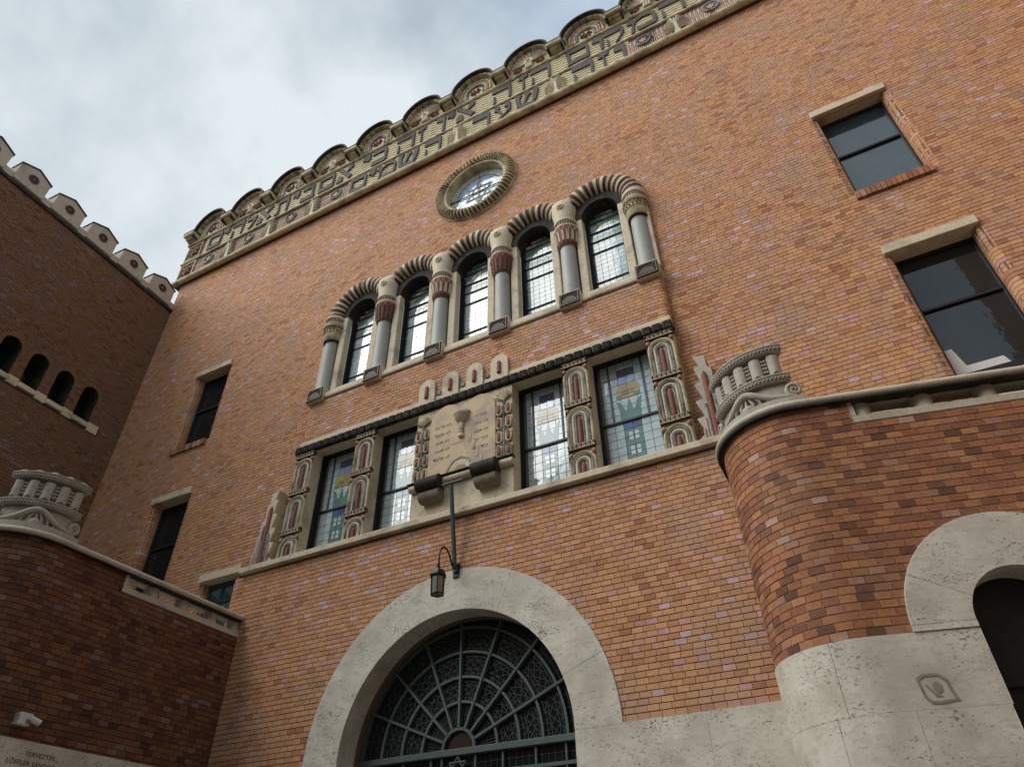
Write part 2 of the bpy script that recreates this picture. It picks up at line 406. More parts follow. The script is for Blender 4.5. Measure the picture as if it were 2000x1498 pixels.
def bricks_mesh(name, lst, path, material, proud=0.008, depth=0.02, tones=None):
    V = []; Fc = []; T = []
    base = 0
    for i, (a, b, z0, z1) in enumerate(lst):
        n = path.seg(a, b)
        s = np.linspace(a, b, n + 1)
        pr = proud + random.uniform(-0.0022, 0.0022)
        f = path.at(s, np.full(n + 1, pr)); k = path.at(s, np.full(n + 1, -depth))
        m = n + 1
        v = np.empty((4 * m, 3))
        v[:m, :2] = f; v[:m, 2] = z0; v[m:2 * m, :2] = f; v[m:2 * m, 2] = z1
        v[2 * m:3 * m, :2] = k; v[2 * m:3 * m, 2] = z0; v[3 * m:, :2] = k; v[3 * m:, 2] = z1
        V.append(v)
        for j in range(n):
            Fc += [(base + j, base + j + 1, base + m + j + 1, base + m + j), (base + m + j, base + m + j + 1, base + 3 * m + j + 1, base + 3 * m + j), (base + 2 * m + j, base + 2 * m + j + 1, base + j + 1, base + j)]
        Fc += [(base + 2 * m, base, base + m, base + 3 * m), (base + m - 1, base + 3 * m - 1, base + 4 * m - 1, base + 2 * m - 1)]
        base += 4 * m
        t = tones[i] if tones is not None else (random.random(), random.random(), random.random())
        T.append(np.tile(t, (4 * m, 1)))
    me = bpy.data.meshes.new(name)
    V = np.concatenate(V); T = np.concatenate(T).astype(np.float32)
    nv = len(V); nf = len(Fc)
    me.vertices.add(nv); me.vertices.foreach_set('co', V.astype(np.float32).ravel())
    me.loops.add(nf * 4); me.loops.foreach_set('vertex_index', np.array(Fc, dtype=np.int32).ravel())
    me.polygons.add(nf); me.polygons.foreach_set('loop_start', np.arange(nf, dtype=np.int32) * 4)
    at = me.attributes.new('tone', 'FLOAT_VECTOR', 'POINT'); at.data.foreach_set('vector', T.ravel())
    me.update(calc_edges=True); me.validate(); me.shade_flat()
    me.materials.append(material)
    return me
def seen(p, n):
    """rough size of a face in the picture, 0 outside the frame"""
    v = Vector(p) - EYE; d = v.dot(FW)
    if d <= 0.1: return 0
    x = v.dot(RT) / d * 1348.3; y = v.dot(UP) / d * 1348.3
    if abs(x) > 1000 or abs(y) > 749: return 0
    c = -v.normalized().dot(n)
    return max(0, c) / v.length_squared
def lay(parent, groups, material, hidden=None):
    """groups: list of (bricks, path, normal). The 300 that show largest become objects, the rest one mesh per path."""
    rank = []
    for gi, (lst, path) in enumerate(groups):
        for bi, (a, b, z0, z1) in enumerate(lst):
            m = np.array([(a + b) / 2])
            p = path.at(m, np.zeros(1))[0]; q = path.at(m, np.ones(1))[0]
            P = (p[0], p[1], (z0 + z1) / 2); N = Vector((q[0] - p[0], q[1] - p[1], 0))
            if hidden and hidden(*P): continue
            s = seen(P, N)
            if s > 0: rank.append((s * (b - a) * (z1 - z0), gi, bi))
    rank.sort(reverse=True)
    top = set((g, b) for _, g, b in rank[:300])
    for g, b in top:
        lst, path = groups[g]
        obj('brick', bricks_mesh('brick', [lst[b]], path, material), parent)
    vs = []
    for gi, (lst, path) in enumerate(groups):
        rest = [x for bi, x in enumerate(lst) if (gi, bi) not in top]
        if rest: vs.append(bricks_mesh('brick_courses', rest, path, material))
    if len(vs) > 1:
        bm = bmesh.new()
        for me in vs: bm.from_mesh(me)
        me = bpy.data.meshes.new('brick_courses'); bm.to_mesh(me); bm.free(); me.materials.append(material)
        for v in vs: bpy.data.meshes.remove(v)
    else: me = vs[0]
    obj('brick_courses', me, parent, kind='stuff')
def sheet_xz(outer, holes, y, name, m, parent, flip=False):
    loops = [[Vector((x, z, 0)) for x, z in outer]] + [[Vector((x, z, 0)) for x, z in h] for h in holes]
    tri = geometry.tessellate_polygon(loops)
    flat = [p for l in loops for p in l]
    fs = []
    for a, b, c in tri:
        A, B, Cc = flat[a], flat[b], flat[c]
        if (B.x - A.x) * (Cc.y - A.y) - (B.y - A.y) * (Cc.x - A.x) < 0: b, c = c, b
        fs.append((a, b, c))
    mb = MB(); mb.add([(p.x, y, p.y) for p in flat], fs)
    return mb.build(name, m, parent)
def rect(x0, x1, z0, z1): return [(x0, z0), (x1, z0), (x1, z1), (x0, z1)]
def archpoly(cx, hw, z0, zs, r=None, n=16):
    r = r or hw
    return [(cx - hw, z0), (cx + hw, z0)] + [(cx + r * math.cos(PI * i / n), zs + r * math.sin(PI * i / n)) for i in range(n + 1)]
def circ(cx, cz, r, n=40): return [(cx + r * math.cos(2 * PI * i / n), cz + r * math.sin(2 * PI * i / n)) for i in range(n)]
def reveal(poly, y0, y1, name, m, parent):
    """inside faces of an opening"""
    n = len(poly); mb = MB()
    mb.add([(x, y0, z) for x, z in poly] + [(x, y1, z) for x, z in poly], [(i, (i + 1) % n, n + (i + 1) % n, n + i) for i in range(n)])
    return mb.build(name, m, parent)

MA_C = -4.865
X0 = -4.88                 # the facade's axis of symmetry
GZ = -1.6                  # street level under the camera's eye

# ================================================================== ground
mb = MB(); mb.add([(-90, -90, GZ), (90, -90, GZ), (90, 60, GZ), (-90, 60, GZ)], [(0, 1, 2, 3)])
g = mb.build('ground', M_GROUND); g['kind'] = 'structure'

# ================================================================== main facade
FAC = thing('main_facade', 'tall orange brick facade with carved frieze, round star window and five arched windows', 'building', (0, 0, GZ))
FAC.location = (0, 0, 0)
WL = -9.25                 # left end of the projecting lower wall
YL = -0.30                 # its face
ZS0, ZS1 = 4.84, 4.935     # the long sill
ZT = 1.813                 # top of the travertine plinth
ACX = [X0 + (k - 2) * 1.37 for k in range(5)]      # arcade window axes
CLX = [X0 + (k - 2.5) * 1.37 for k in range(6)]    # arcade column axes
SPR = 10.57
RW = (1.80, 2.80); LW = (-12.56, -11.56)
ROUND = (-4.88, 13.24)
LOWW = [(-8.052, -7.103), (-6.677, -5.79), (-3.964, -3.083), (-2.657, -1.703)]
def win_rects():
    return [(RW[0], RW[1], 8.60, 10.72, 'R'), (RW[0], RW[1], 4.45, 7.25, 'R'), (LW[0], LW[1], 8.60, 10.72, 'L'), (LW[0], LW[1], 4.45, 7.25, 'L')]
JR = 0.10
def facade_cuts(z):
    c = []
    for x0, x1, z0, z1, _ in win_rects():
        if z0 < z < z1: c.append((x0 - JR - 0.004, x1 + JR + 0.004))
    if 3.6 < z < 5.10: c.append((-10.37 - JR, -9.3))
    if z < ZS1: c.append((WL, 3.2 if z < -5 else -0.9))
    if ZS1 <= z < 8.32: c.append((-8.42, -1.34))
    if 8.32 <= z < SPR: c.append((CLX[0] - 0.16, CLX[5] + 0.16))
    if SPR <= z < SPR + 0.72:
        q = math.sqrt(0.72 ** 2 - (z - SPR) ** 2)
        for x in ACX: c.append((x - q, x + q))
    d = abs(z - ROUND[1])
    if d < 0.86:
        q = math.sqrt(0.86 ** 2 - d * d); c.append((ROUND[0] - q, ROUND[0] + q))
    return c
main_b = courses(-14.93, 5.6, 2.9, 15.14, facade_cuts)
P_MAIN = Flat((0, 0), (1, 0), (0, -1))
holes = [rect(x0 - JR, x1 + JR, z0, z1) for x0, x1, z0, z1, _ in win_rects()]
holes += [archpoly(x, 0.355, 8.62, SPR) for x in ACX]
holes += [circ(*ROUND, 0.76), rect(-10.37 - JR, -9.3, 3.6, 5.1)]
holes += [rect(a, b, ZS1 + 0.02, 7.06) for a, b in LOWW] + [archpoly(MA_C, 1.66, GZ + 0.001, 1.87, 1.66, 32)]
sheet_xz(rect(-14.95, 5.6, GZ, 15.2), holes, 0.0, 'mortar_bed', M_MORTAR, FAC)

# rounded brick jambs of the side windows
def jamb(x, z0, z1, side):
    """side +1: jamb at the right of the opening (x is the opening's edge)"""
    pts = []
    if side > 0:
        pts.append((x + 0.002, 0.30)); pts.append((x, JR))
        pts += [(x + JR - JR * math.cos(a), JR - JR * math.sin(a)) for a in np.linspace(0, PI / 2, 7)][1:]
        pts.append((x + JR + 0.002, 0.0))
    else:
        pts.append((x - JR - 0.002, 0.0))
        pts += [(x - JR + JR * math.sin(a), JR - JR * math.cos(a)) for a in np.linspace(0, PI / 2, 7)]
        pts.append((x, 0.30))
    p = Bent(pts, [(0, 9)])
    lst = []; z = 2.9 + math.ceil((z0 - 2.9) / BH) * BH
    while z < z1:
        h = BH - JT
        arc = 0.16
        if side > 0: lst += [(0.0, 0.10, z, z + h), (0.11, p.len, z, z + h)]
        else: lst += [(0.0, p.len - 0.11, z, z + h), (p.len - 0.10, p.len, z, z + h)]
        z += BH
    return lst, p
groups = [(main_b, P_MAIN)]
for x0, x1, z0, z1, _ in win_rects():
    groups.append(jamb(x0, z0, z1, -1)); groups.append(jamb(x1, z0, z1, 1))
groups.append(jamb(-10.37, 3.6, 5.1, -1))
for gl_, pj in groups[1:]:
    zz = (gl_[0][2] - 0.05, gl_[-1][3] + 0.01); qq = np.linspace(0, pj.len, 12); pp = pj.at(qq, np.zeros(12)); mb = MB()
    mb.add([(p[0], p[1], z) for z in zz for p in pp], [(i, i + 1, 13 + i, 12 + i) for i in range(11)]); mb.build('mortar_bed', M_MORTAR, FAC)
# lower projecting wall, with its left end rounded back to the main wall
lp = [(WL, 0.0), (WL, YL + 0.09)] + [(WL + 0.09 - 0.09 * math.cos(a), YL + 0.09 - 0.09 * math.sin(a)) for a in np.linspace(0, PI / 2, 6)][1:] + [(WL + 0.12, YL), (-0.75, YL)]
P_LOW = Bent(lp, [(0.15, 0.45)])
off = P_LOW.len - (-0.75)         # s = x + off on the straight run
MA = (-4.865, 1.80, 1.646, 2.21)   # main arch: centre, inner and outer radius
def low_cuts(z):
    c = []
    d = z - MA[1]
    if d < 2.15:
        q = math.sqrt(2.15 ** 2 - max(d, 0) ** 2); c.append((MA[0] - q + off, MA[0] + q + off))
    return c
low_b = courses(0.0, P_LOW.len, ZT + 0.004, ZS0 - 0.03, low_cuts)
groups.append((low_b, P_LOW))
sheet_xz(rect(WL + 0.09, -0.75, GZ, ZS0), [archpoly(MA[0], MA[2] + 0.2, GZ + 0.001, MA[1])], YL, 'mortar_bed', M_MORTAR, FAC)
mb = MB()
pts = P_LOW.at(np.linspace(0, 0.45, 8), np.zeros(8))
mb.add([(p[0], p[1], z) for z in (GZ, ZS0) for p in pts], [(i, i + 1, 8 + i + 1, 8 + i) for i in range(7)])
mb.build('mortar_bed', M_MORTAR, FAC)
# brick band between cornice and arcade (slightly proud, rounded ends)
YB = -0.16
bp = [(-8.50, 0.0), (-8.50, YB + 0.09)] + [(-8.50 + 0.09 - 0.09 * math.cos(a), YB + 0.09 - 0.09 * math.sin(a)) for a in np.linspace(0, PI / 2, 6)][1:]
bp += [(-1.26 - 0.09, YB)] + [(-1.26 - 0.09 + 0.09 * math.sin(a), YB + 0.09 - 0.09 * math.cos(a)) for a in np.linspace(0, PI / 2, 6)][1:] + [(-1.26, 0.0)]
P_BAND = Bent(bp, [(0.04, 0.26), (7.24, 7.48)])
band_b = courses(0.0, P_BAND.len, 7.39, 8.30, None)
groups.append((band_b, P_BAND))
n_ = 24; q = np.concatenate([np.linspace(0, 0.3, 10), np.linspace(P_BAND.len - 0.3, P_BAND.len, 10)])
pts = P_BAND.at(q, np.zeros(len(q))); mb = MB()
mb.add([(p[0], p[1], z) for z in (7.2, 8.4) for p in pts], [(i, i + 1, 20 + i + 1, 20 + i) for i in range(19)])
mb.build('mortar_bed', M_MORTAR, FAC)
def hid_main(x, y, z):
    return (x > -1.05 and z < 4.3) or (x < -9.0 and z < 4.6) or x < -12
lay(FAC, groups, M_BRICK, hid_main)

# ---- side windows: lintel, frame, two panes, rowlock sill
def side_window(x0, x1, z0, z1, side, gl, mull, rowlock):
    fx = (x0 + x1) / 2
    wd = MB()
    y = 0.20
    wd.box(x0, x0 + 0.045, y, y + 0.06, z0, z1); wd.box(x1 - 0.045, x1, y, y + 0.06, z0, z1)
    wd.box(x0 + 0.046, x1 - 0.046, y, y + 0.06, z1 - 0.05, z1); wd.box(x0 + 0.046, x1 - 0.046, y, y + 0.06, z0, z0 + 0.05)
    wd.box(x0 + 0.046, x1 - 0.046, y - 0.01, y + 0.05, mull - 0.022, mull + 0.022)
    f = wd.build('window', M_IRON, FAC, bevel=0.006)
    for a, b in ((z0 + 0.05, mull - 0.022), (mull + 0.022, z1 - 0.05)):
        MB().box(x0 + 0.046, x1 - 0.046, y + 0.03, y + 0.04, a, b).build('pane', gl, f)
    MB().box(x0 - 0.085, x1 + 0.075, -0.055, 0.33, z1, z1 + 0.145).build('lintel', M_CREAM, f, bevel=0.008)
    if rowlock:
        x = x0 - 0.05
        while x < x1 + 0.01:
            me = bricks_mesh('brick', [(x, x + 0.062, z0 - 0.125, z0 + 0.02)], P_MAIN, M_BRICK_R, proud=0.055, depth=0.25)
            obj('brick', me, f); x += 0.071
    MB().box(x0 - 0.06, x1 + 0.06, 0.28, 0.34, z0 - 0.1, z1 + 0.1).build('dark_backing', M_BLACK, f)
    return f
side_window(RW[0], RW[1], 8.60, 10.72, 'R', G_SHEEN, 9.77, True)
w2 = side_window(RW[0], RW[1], 4.45, 7.25, 'R', G_DARK, 6.29, False)
MB().prism([(1.83, 5.22), (2.42, 5.22), (2.38, 5.33), (1.99, 5.33), (1.93, 5.62), (1.83, 5.62)], 0.222, 0.226).build('white_board', M_WHITE, w2)
MB().box(1.80, 2.80, 0.17, 0.26, 5.10, 5.19).build('rail', M_IRON, w2)
MB().box(1.80, 2.80, 0.16, 0.27, 4.6, 5.09).build('white_board', M_WHITE, w2)
side_window(LW[0], LW[1], 8.60, 10.72, 'L', G_DARK, 9.77, True)
side_window(LW[0], LW[1], 4.45, 7.25, 'L', G_DARK, 6.29, False)
# ---- terrace door in the corner by the projecting wall
d = MB().box(-10.45, -9.44, -0.06, 0.33, 5.09, 5.235).build('lintel', M_CREAM, FAC, bevel=0.008)
dr = MB().box(-10.38, -9.2, 0.14, 0.2, 3.3, 5.1).build('terrace_door', M_DOORG, FAC)
for cx in (-10.15, -9.83, -9.51):
    for cz in (4.88, 4.56):
        q = MB(); s = 0.12
        q.add([(cx - s, 0.139, cz - s), (cx + s, 0.139, cz - s), (cx + s, 0.139, cz + s), (cx - s, 0.139, cz + s), (cx, 0.06, cz)], [(0, 1, 4), (1, 2, 4), (2, 3, 4), (3, 0, 4)])
        q.build('stud', M_DOORG, dr)
        q = MB()
        for a in ((-0.15, 0.15, -0.155, -0.135), (-0.15, 0.15, 0.135, 0.155)): q.box(cx + a[0], cx + a[1], 0.115, 0.141, cz + a[2], cz + a[3])
        for a in ((-0.155, -0.135), (0.135, 0.155)): q.box(cx + a[0], cx + a[1], 0.114, 0.14, cz - 0.134, cz + 0.134)
        q.build('panel_frame', M_DOORG, dr)

# ---- the long sill
MB().box(-9.06, -0.88, -0.40, 0.05, ZS0, ZS1).build('sill', M_CREAM, FAC, bevel=0.01)

# ================================================================== travertine arch and fanlight
ang = [R_(a) for a in (0, 21, 66, 114, 159, 180)]
for a0, a1 in zip(ang[:-1], ang[1:]):
    mb = MB(); mb.band(MA[0], MA[1], MA[2], MA[3], a0 + 0.0006, a1 - 0.0006, YL - 0.022, 0.02, 14)
    mb.build('arch_stone', M_TRAV, FAC, bevel=0.0025)
for sgn in (-1, 1):
    xi = MA[0] + sgn * MA[2]; xo = -8.83 if sgn < 0 else -0.86
    zs = [ZT, 1.05, 0.30, -0.5, GZ]
    for i in range(4):
        a, b = sorted((xi, xo))
        mid = a + (b - a) * (0.36 if i % 2 else 0.62)
        for p, q in ((a, mid - 0.0008), (mid + 0.0008, b)):
            MB().box(p, q, YL - 0.02, 0.02, zs[i + 1] + 0.0008, zs[i] - 0.0008).build('plinth_stone', M_TRAV, FAC, bevel=0.002)
# fanlight
FX, FZ, FY = -4.975, 1.87, 0.15
fan = MB()
fan.band(FX, FZ, 0.21, 0.245, 0, PI, FY - 0.05, FY + 0.02, 16)
fan.build('fanlight', M_GREEN, FAC)
fan = COL.objects['fanlight'] if 'fanlight' in COL.objects else None
RAD = [0.24, 0.545, 0.85, 1.166, 1.487]
for r in RAD[1:]:
    MB().band(FX, FZ, r - 0.016, r + 0.016, 0, PI, FY - 0.04, FY + 0.02, 48).build('ring_bar', M_GREEN, fan)
for k in range(1, 8):
    a = PI * k / 8; c, s_ = math.cos(a), math.sin(a)
    mb = MB(); w = 0.015
    poly = [(FX + 0.24 * c + w * s_, FZ + 0.24 * s_ - w * c), (FX + 1.63 * c + w * s_, FZ + 1.63 * s_ - w * c), (FX + 1.63 * c - w * s_, FZ + 1.63 * s_ + w * c), (FX + 0.24 * c - w * s_, FZ + 0.24 * s_ + w * c)]
    mb.prism(poly, FY - 0.055, FY + 0.02).build('spoke', M_GREEN, fan)
MB().box(FX - 1.58, FX + 1.78, FY - 0.07, FY + 0.03, 1.795, 1.87).build('transom', M_GREEN, fan, bevel=0.006)
mb = MB(); w = 0.0035
def rib(pts, w=0.0035, y=FY + 0.002):
    m_ = MB()
    for i in range(len(pts) - 1):
        (ax, az), (bx, bz) = pts[i], pts[i + 1]
        l = math.hypot(bx - ax, bz - az)
        if l < 1e-5: continue
        nx, nz = -(bz - az) / l * w, (bx - ax) / l * w
        mb.add([(ax - nx, y, az - nz), (bx - nx, y, bz - nz), (bx + nx, y, bz + nz), (ax + nx, y, az + nz)], [(0, 1, 2, 3)])
for b in range(1, 4):
    ra, rb = RAD[b], RAD[b + 1]
    nr = 6
    for i in range(1, nr):
        if i % 3 == 0: continue
        r = ra + (rb - ra) * i / nr
        rib([(FX + r * math.cos(a), FZ + r * math.sin(a)) for a in np.linspace(0, PI, 60)])
    nd_ = [0, 20, 26, 32][b]
    for sg in (1, -1):
        for k in range(-3, nd_ + 4):
            p = []
            for i in range(9):
                t_ = i / 8; r = ra + (rb - ra) * t_
                a = PI * (k + sg * (t_ * 3.0)) / nd_
                if 0.0 <= a <= PI: p.append((FX + r * math.cos(a), FZ + r * math.sin(a)))
            if len(p) > 1: rib(p)
for k in range(1, 40):
    a = PI * k / 40; rib([(FX + 0.24 * math.cos(a), FZ + 0.24 * math.sin(a)), (FX + 0.53 * math.cos(a), FZ + 0.53 * math.sin(a))], 0.0028)
for k in range(1, 32):
    a = PI * k / 32; rib([(FX + 1.47 * math.cos(a), FZ + 1.47 * math.sin(a)), (FX + 1.63 * math.cos(a), FZ + 1.63 * math.sin(a))], 0.0028)
rib([(FX + 1.55 * math.cos(a), FZ + 1.55 * math.sin(a)) for a in np.linspace(0, PI, 60)], 0.0028)
rib([(FX + 0.40 * math.cos(a), FZ + 0.40 * math.sin(a)) for a in np.linspace(0, PI, 30)], 0.0028)
mb.build('lattice', M_LATT, fan, kind='stuff')
MB().prism(archpoly(FX + 0.06, 1.75, 1.80, FZ, 1.75, 32), FY + 0.012, FY + 0.02).build('pane', G_BLACK, fan)
MB().band(FX, FZ, 0.0, 0.212, 0, PI, FY - 0.006, FY + 0.01, 14).build('pane', plain('dark_maroon_glass', (0.030, 0.010, 0.008), 0.3, 0.2, 5, bmp=0), fan)
# door below the transom
door = MB().box(FX - 1.66, FX + 1.66, FY + 0.015, FY + 0.05, GZ, 1.794).build('entrance_door', G_BLACK, FAC)
for x in (-1.62, -1.25, -0.82, -0.40, -0.04 - 0.2, 0.24, 0.62, 1.06, 1.45):
    MB().box(FX + x - 0.012, FX + x + 0.012, FY - 0.035, FY + 0.012, GZ, 1.784).build('door_bar', M_GREEN, door)
MB().box(FX - 1.65, FX + 1.65, FY - 0.045, FY - 0.036, 1.56, 1.60).build('door_rail', M_GREEN, door)
mb = MB()
for k in range(3):
    a, b = R_(90 + 120 * k), R_(210 + 120 * k)
    mb.tube([(FX + 0.13 * math.cos(a), FY - 0.05, 1.655 + 0.13 * math.sin(a)), (FX + 0.13 * math.cos(b), FY - 0.05, 1.655 + 0.13 * math.sin(b))], 0.011, 5)
    a, b = a + PI, b + PI
    mb.tube([(FX + 0.13 * math.cos(a), FY - 0.05, 1.655 + 0.13 * math.sin(a)), (FX + 0.13 * math.cos(b), FY - 0.05, 1.655 + 0.13 * math.sin(b))], 0.011, 5)
mb.build('star', M_GREEN, door)
mb = MB()
for x in np.arange(-1.6, 1.6, 0.085): mb.box(FX + x, FX + x + 0.005, FY + 0.006, FY + 0.012, 0.9, 1.78)
for z in (1.70, 1.52, 1.44, 1.36): mb.box(FX - 1.6, FX + 1.6, FY + 0.004, FY + 0.010, z, z + 0.005)
mb.build('lattice', M_LATT, door, kind='stuff')
reveal(archpoly(MA[0], MA[2], GZ, MA[1], MA[2], 32), 0.021, 0.3, 'arch_lining', M_MORTAR, FAC)

# ================================================================== leaded windows below the cornice
GY = 0.15
pane_cache = {}
def pane_mesh(w, h, m):
    k = (round(w, 4), round(h, 4), m.name)
    if k not in pane_cache: pane_cache[k] = MB().box(0, w, 0, 0.006, 0, h).mesh('pane', m)
    return pane_cache[k]
def low_window(x0, x1, seed):
    rr = random.Random(seed)
    z0, z1 = ZS1 + 0.02, 7.06
    wd = x1 - x0
    win = MB().box(x0, x1, GY + 0.004, GY + 0.02, z0, z1).build('leaded_window', M_LEAD, FAC)
    reveal(rect(x0, x1, z0, z1), -0.2, 0.02, 'window_reveal', M_CREAM, win); reveal(rect(x0 + 0.004, x1 - 0.004, z0 + 0.004, z1 - 0.004), 0.02, GY + 0.02, 'shade_reveal', M_BLACK, win)  # inner reveal coloured black: its shade and dark reflection painted in
    fr = [0.0, 0.075, 0.215, 0.355, 0.5, 0.645, 0.785, 0.925, 1.0]
    nrow = 15; ph = (z1 - z0) / nrow
    g_ = 0.0085
    lead_x = [x0 + f * wd for f in fr]
    for r in range(nrow):
        za = z0 + r * ph
        for c in range(8):
            xa, xb = lead_x[c] + g_ / 2, lead_x[c + 1] - g_ / 2
            m = G_CLEAR
            if c in (0, 7): m = (G_BRN, G_BLUE, G_BRN, G_TEAL)[(r + c) % 4] if r % 2 == 0 else G_BRN
            if c in (3, 4):
                if r == 0: m = (G_BLUE, G_ORA)[(c + r) % 2]
                elif r <= 5: m = G_TEAL
                elif r == 6: m = (G_PUR, G_BLUE)[c % 2]
                elif r == 10: m = (G_GRN, G_ORA)[c % 2]
                elif r == 11: m = G_TAN
                elif r == 12: m = G_SKYB
                elif r == 13: m = G_PUR
            place('pane', pane_mesh(xb - xa, ph - g_, m), win, (xa, GY, za + g_ / 2))
    cx = lead_x[4]; y = GY - 0.004
    for i in range(3):                       # little four-light squares in the teal stem
        zc = z0 + (1.6 + 1.75 * i) * ph
        for sx in (-1, 1):
            for sz in (-1, 1):
                MB().box(cx + sx * 0.045 - 0.03, cx + sx * 0.045 + 0.03, y, y + 0.003, zc + sz * 0.04 - 0.03, zc + sz * 0.04 + 0.03).build('pane', G_WHITE, win)
    zb = z0 + 7 * ph
    petals = [[(-0.16, 0), (-0.05, 0), (-0.055, 0.16), (-0.13, 0.34), (-0.20, 0.40), (-0.165, 0.2)],
              [(-0.048, 0), (0.048, 0), (0.058, 0.18), (0.0, 0.42), (-0.058, 0.18)],
              [(0.05, 0), (0.16, 0), (0.165, 0.2), (0.20, 0.40), (0.13, 0.34), (0.055, 0.16)]]
    for p in petals: MB().prism([(cx + a, zb + b) for a, b in p], y, y + 0.003).build('pane', G_TEAL, win)
    zd = z0 + 10 * ph + 0.01
    for i in range(4):
        for j in range(2):
            MB().box(cx - 0.19 + i * 0.096, cx - 0.10 + i * 0.096, y, y + 0.003, zd + j * 0.06, zd + j * 0.06 + 0.054).build('pane', (G_GRN, G_ORA, G_TAN)[(i + j * 2) % 3], win)
    for sg in (-1, 1):
        MB().prism([(cx + sg * a, zd + 0.125 + b) for a, b in ((0.003, 0), (0.19, 0), (0.18, 0.08), (0.12, 0.135), (0.003, 0.135))][::sg], y, y + 0.003).build('pane', G_TAN, win)
        MB().prism([(cx + sg * a, zd + 0.268 + b) for a, b in ((0.003, 0), (0.10, 0), (0.115, 0.06), (0.10, 0.12), (0.003, 0.12))][::sg], y, y + 0.003).build('pane', G_SKYB, win)
    zt = z0 + 7 * ph
    MB().box(x0, x1, GY - 0.03, GY, zt - 0.016, zt + 0.016).build('bar', M_IRON, win)
    for c in (2, 6): MB().box(lead_x[c] - 0.014, lead_x[c] + 0.014, GY - 0.02, GY, zt + 0.017, z1).build('bar', M_POLE, win)
    for a, b in ((x0, x0 + 0.03), (x1 - 0.03, x1)): MB().box(a, b, GY - 0.035, GY - 0.003, z0, z1).build('frame', M_IRON, win)
for i, (a, b) in enumerate(LOWW): low_window(a, b, i)

# ================================================================== pilasters
def u_mould(r, h, tr, m):
    """half-round moulding bent into an arch: legs from z=0 to h, radius r"""
    pts = [(-r, 0, 0), (-r, 0, h * 0.5)] + arcpts(0, h, r, PI, 0, 12, 0) + [(r, 0, h * 0.5), (r, 0, 0)]
    mb = MB().tube(pts, tr, 7); return mb.mesh('arch_moulding', m, 50)
UM = {}
for h, tag in ((0.44, 'tall'), (0.27, 'short')):
    UM[tag] = [u_mould(0.188, h, 0.024, M_CREAM2), u_mould(0.143, h, 0.022, M_GREYC), u_mould(0.101, h, 0.021, M_CREAM), u_mould(0.064, h, 0.016, M_GREYC)]
    UM[tag].append(MB().tube([(0, 0, 0), (0, 0, h * 0.9), (0, 0, h * 1.0), (0, 0, h + 0.035)], [0.034, 0.034, 0.028, 0.008], 8).mesh('red_rod', M_RED, 50))
BOSS = MB().ball((0, 0, 0), 0.038, 10).mesh('boss', M_ROSE, 60)
KEYB = MB().box(-0.215, 0.215, 0, 0.06, 0, 0.082)
for i in range(6):
    x = -0.185 + i * 0.067
    for b in ((x, x + 0.045, 0.058, 0.066), (x, x + 0.009, 0.034, 0.057), (x, x + 0.045, 0.0345, 0.0425), (x + 0.036, x + 0.045, 0.016, 0.034), (x, x + 0.0355, 0.016, 0.024)):
        KEYB.box(b[0], b[1], -0.012, 0.0, b[2], b[3])
KEYB.box(-0.217, 0.217, -0.016, 0.0, 0.0705, 0.083); KEYB.box(-0.217, 0.217, -0.016, 0.0, -0.001, 0.0095)
KEY = KEYB.mesh('key_band', M_DARKB)
KEYR = MB()
for x0_, x1_ in ((-0.217, 0.217),):
    KEYR.box(x0_, x1_, -0.0175, -0.0165, 0.073, 0.081); KEYR.box(x0_, x1_, -0.0175, -0.0165, 0.001, 0.008)
for i in range(6):
    x = -0.185 + i * 0.067
    for b in ((x, x + 0.045, 0.058, 0.066), (x, x + 0.009, 0.0425, 0.057), (x, x + 0.045, 0.0345, 0.0424), (x + 0.036, x + 0.045, 0.024, 0.034), (x, x + 0.045, 0.016, 0.0238)):
        KEYR.box(b[0], b[1], -0.0135, -0.0125, b[2], b[3])
KEYR = KEYR.mesh('key_relief', M_CREAM)
YP = -0.22
for cx in (-8.265, -6.89, -2.87, -1.49):
    pil = MB().box(cx - 0.21, cx + 0.21, YP + 0.045, 0.05, ZS1, 7.07).build('pilaster', M_CREAM, FAC, bevel=0.012)
    for z, tag in ((6.325, 'tall'), (5.555, 'tall'), (4.937, 'short')):
        for me in UM[tag]: place(me.name.split('.')[0], me, pil, (cx, YP + 0.03, z))
        top = z + (0.44 if tag == 'tall' else 0.27) + 0.16
        for sg in (-1, 1): place('boss', BOSS, pil, (cx + sg * 0.178, YP + 0.02, top))
    for z in (6.99, 6.222, 5.452):
        place('key_band', KEY, pil, (cx, YP + 0.008, z)); place('key_relief', KEYR, pil, (cx, YP + 0.008, z))

# ================================================================== cornice of dark scrolls
cor = MB().box(-8.50, -1.26, -0.185, 0.0, 7.245, 7.385)
cor = cor.build('cornice', M_CREAM, FAC, bevel=0.03)
MB().box(-8.47, -1.29, -0.17, 0.05, 7.063, 7.244).build('soffit', M_SOOT_SHADE, cor)
sc = MB().box(-0.076, 0.076, -0.05, 0.05, 0, 0.17)
sc_me = bpy.data.meshes.new('scroll_block')
bm = bmesh.new(); bmesh.ops.create_cube(bm, size=1); bmesh.ops.scale(bm, vec=(0.152, 0.13, 0.16), verts=bm.verts)
bmesh.ops.bevel(bm, geom=bm.edges[:], offset=0.035, segments=3, affect='EDGES', profile=0.6); bm.to_mesh(sc_me); bm.free(); sc_me.materials.append(M_SOOT_SHADE); sc_me.shade_smooth()
hook = MB()
hook.box(-0.045, 0.045, -0.012, 0, 0.03, 0.045); hook.box(-0.045, -0.030, -0.012, 0, -0.04, 0.0295); hook.box(0.030, 0.045, -0.012, 0, -0.01, 0.0295)
hook.box(-0.008, 0.029, -0.012, 0, -0.012, 0.002)
hook_me = hook.mesh('scroll_hook', M_SOOT_SHADE)
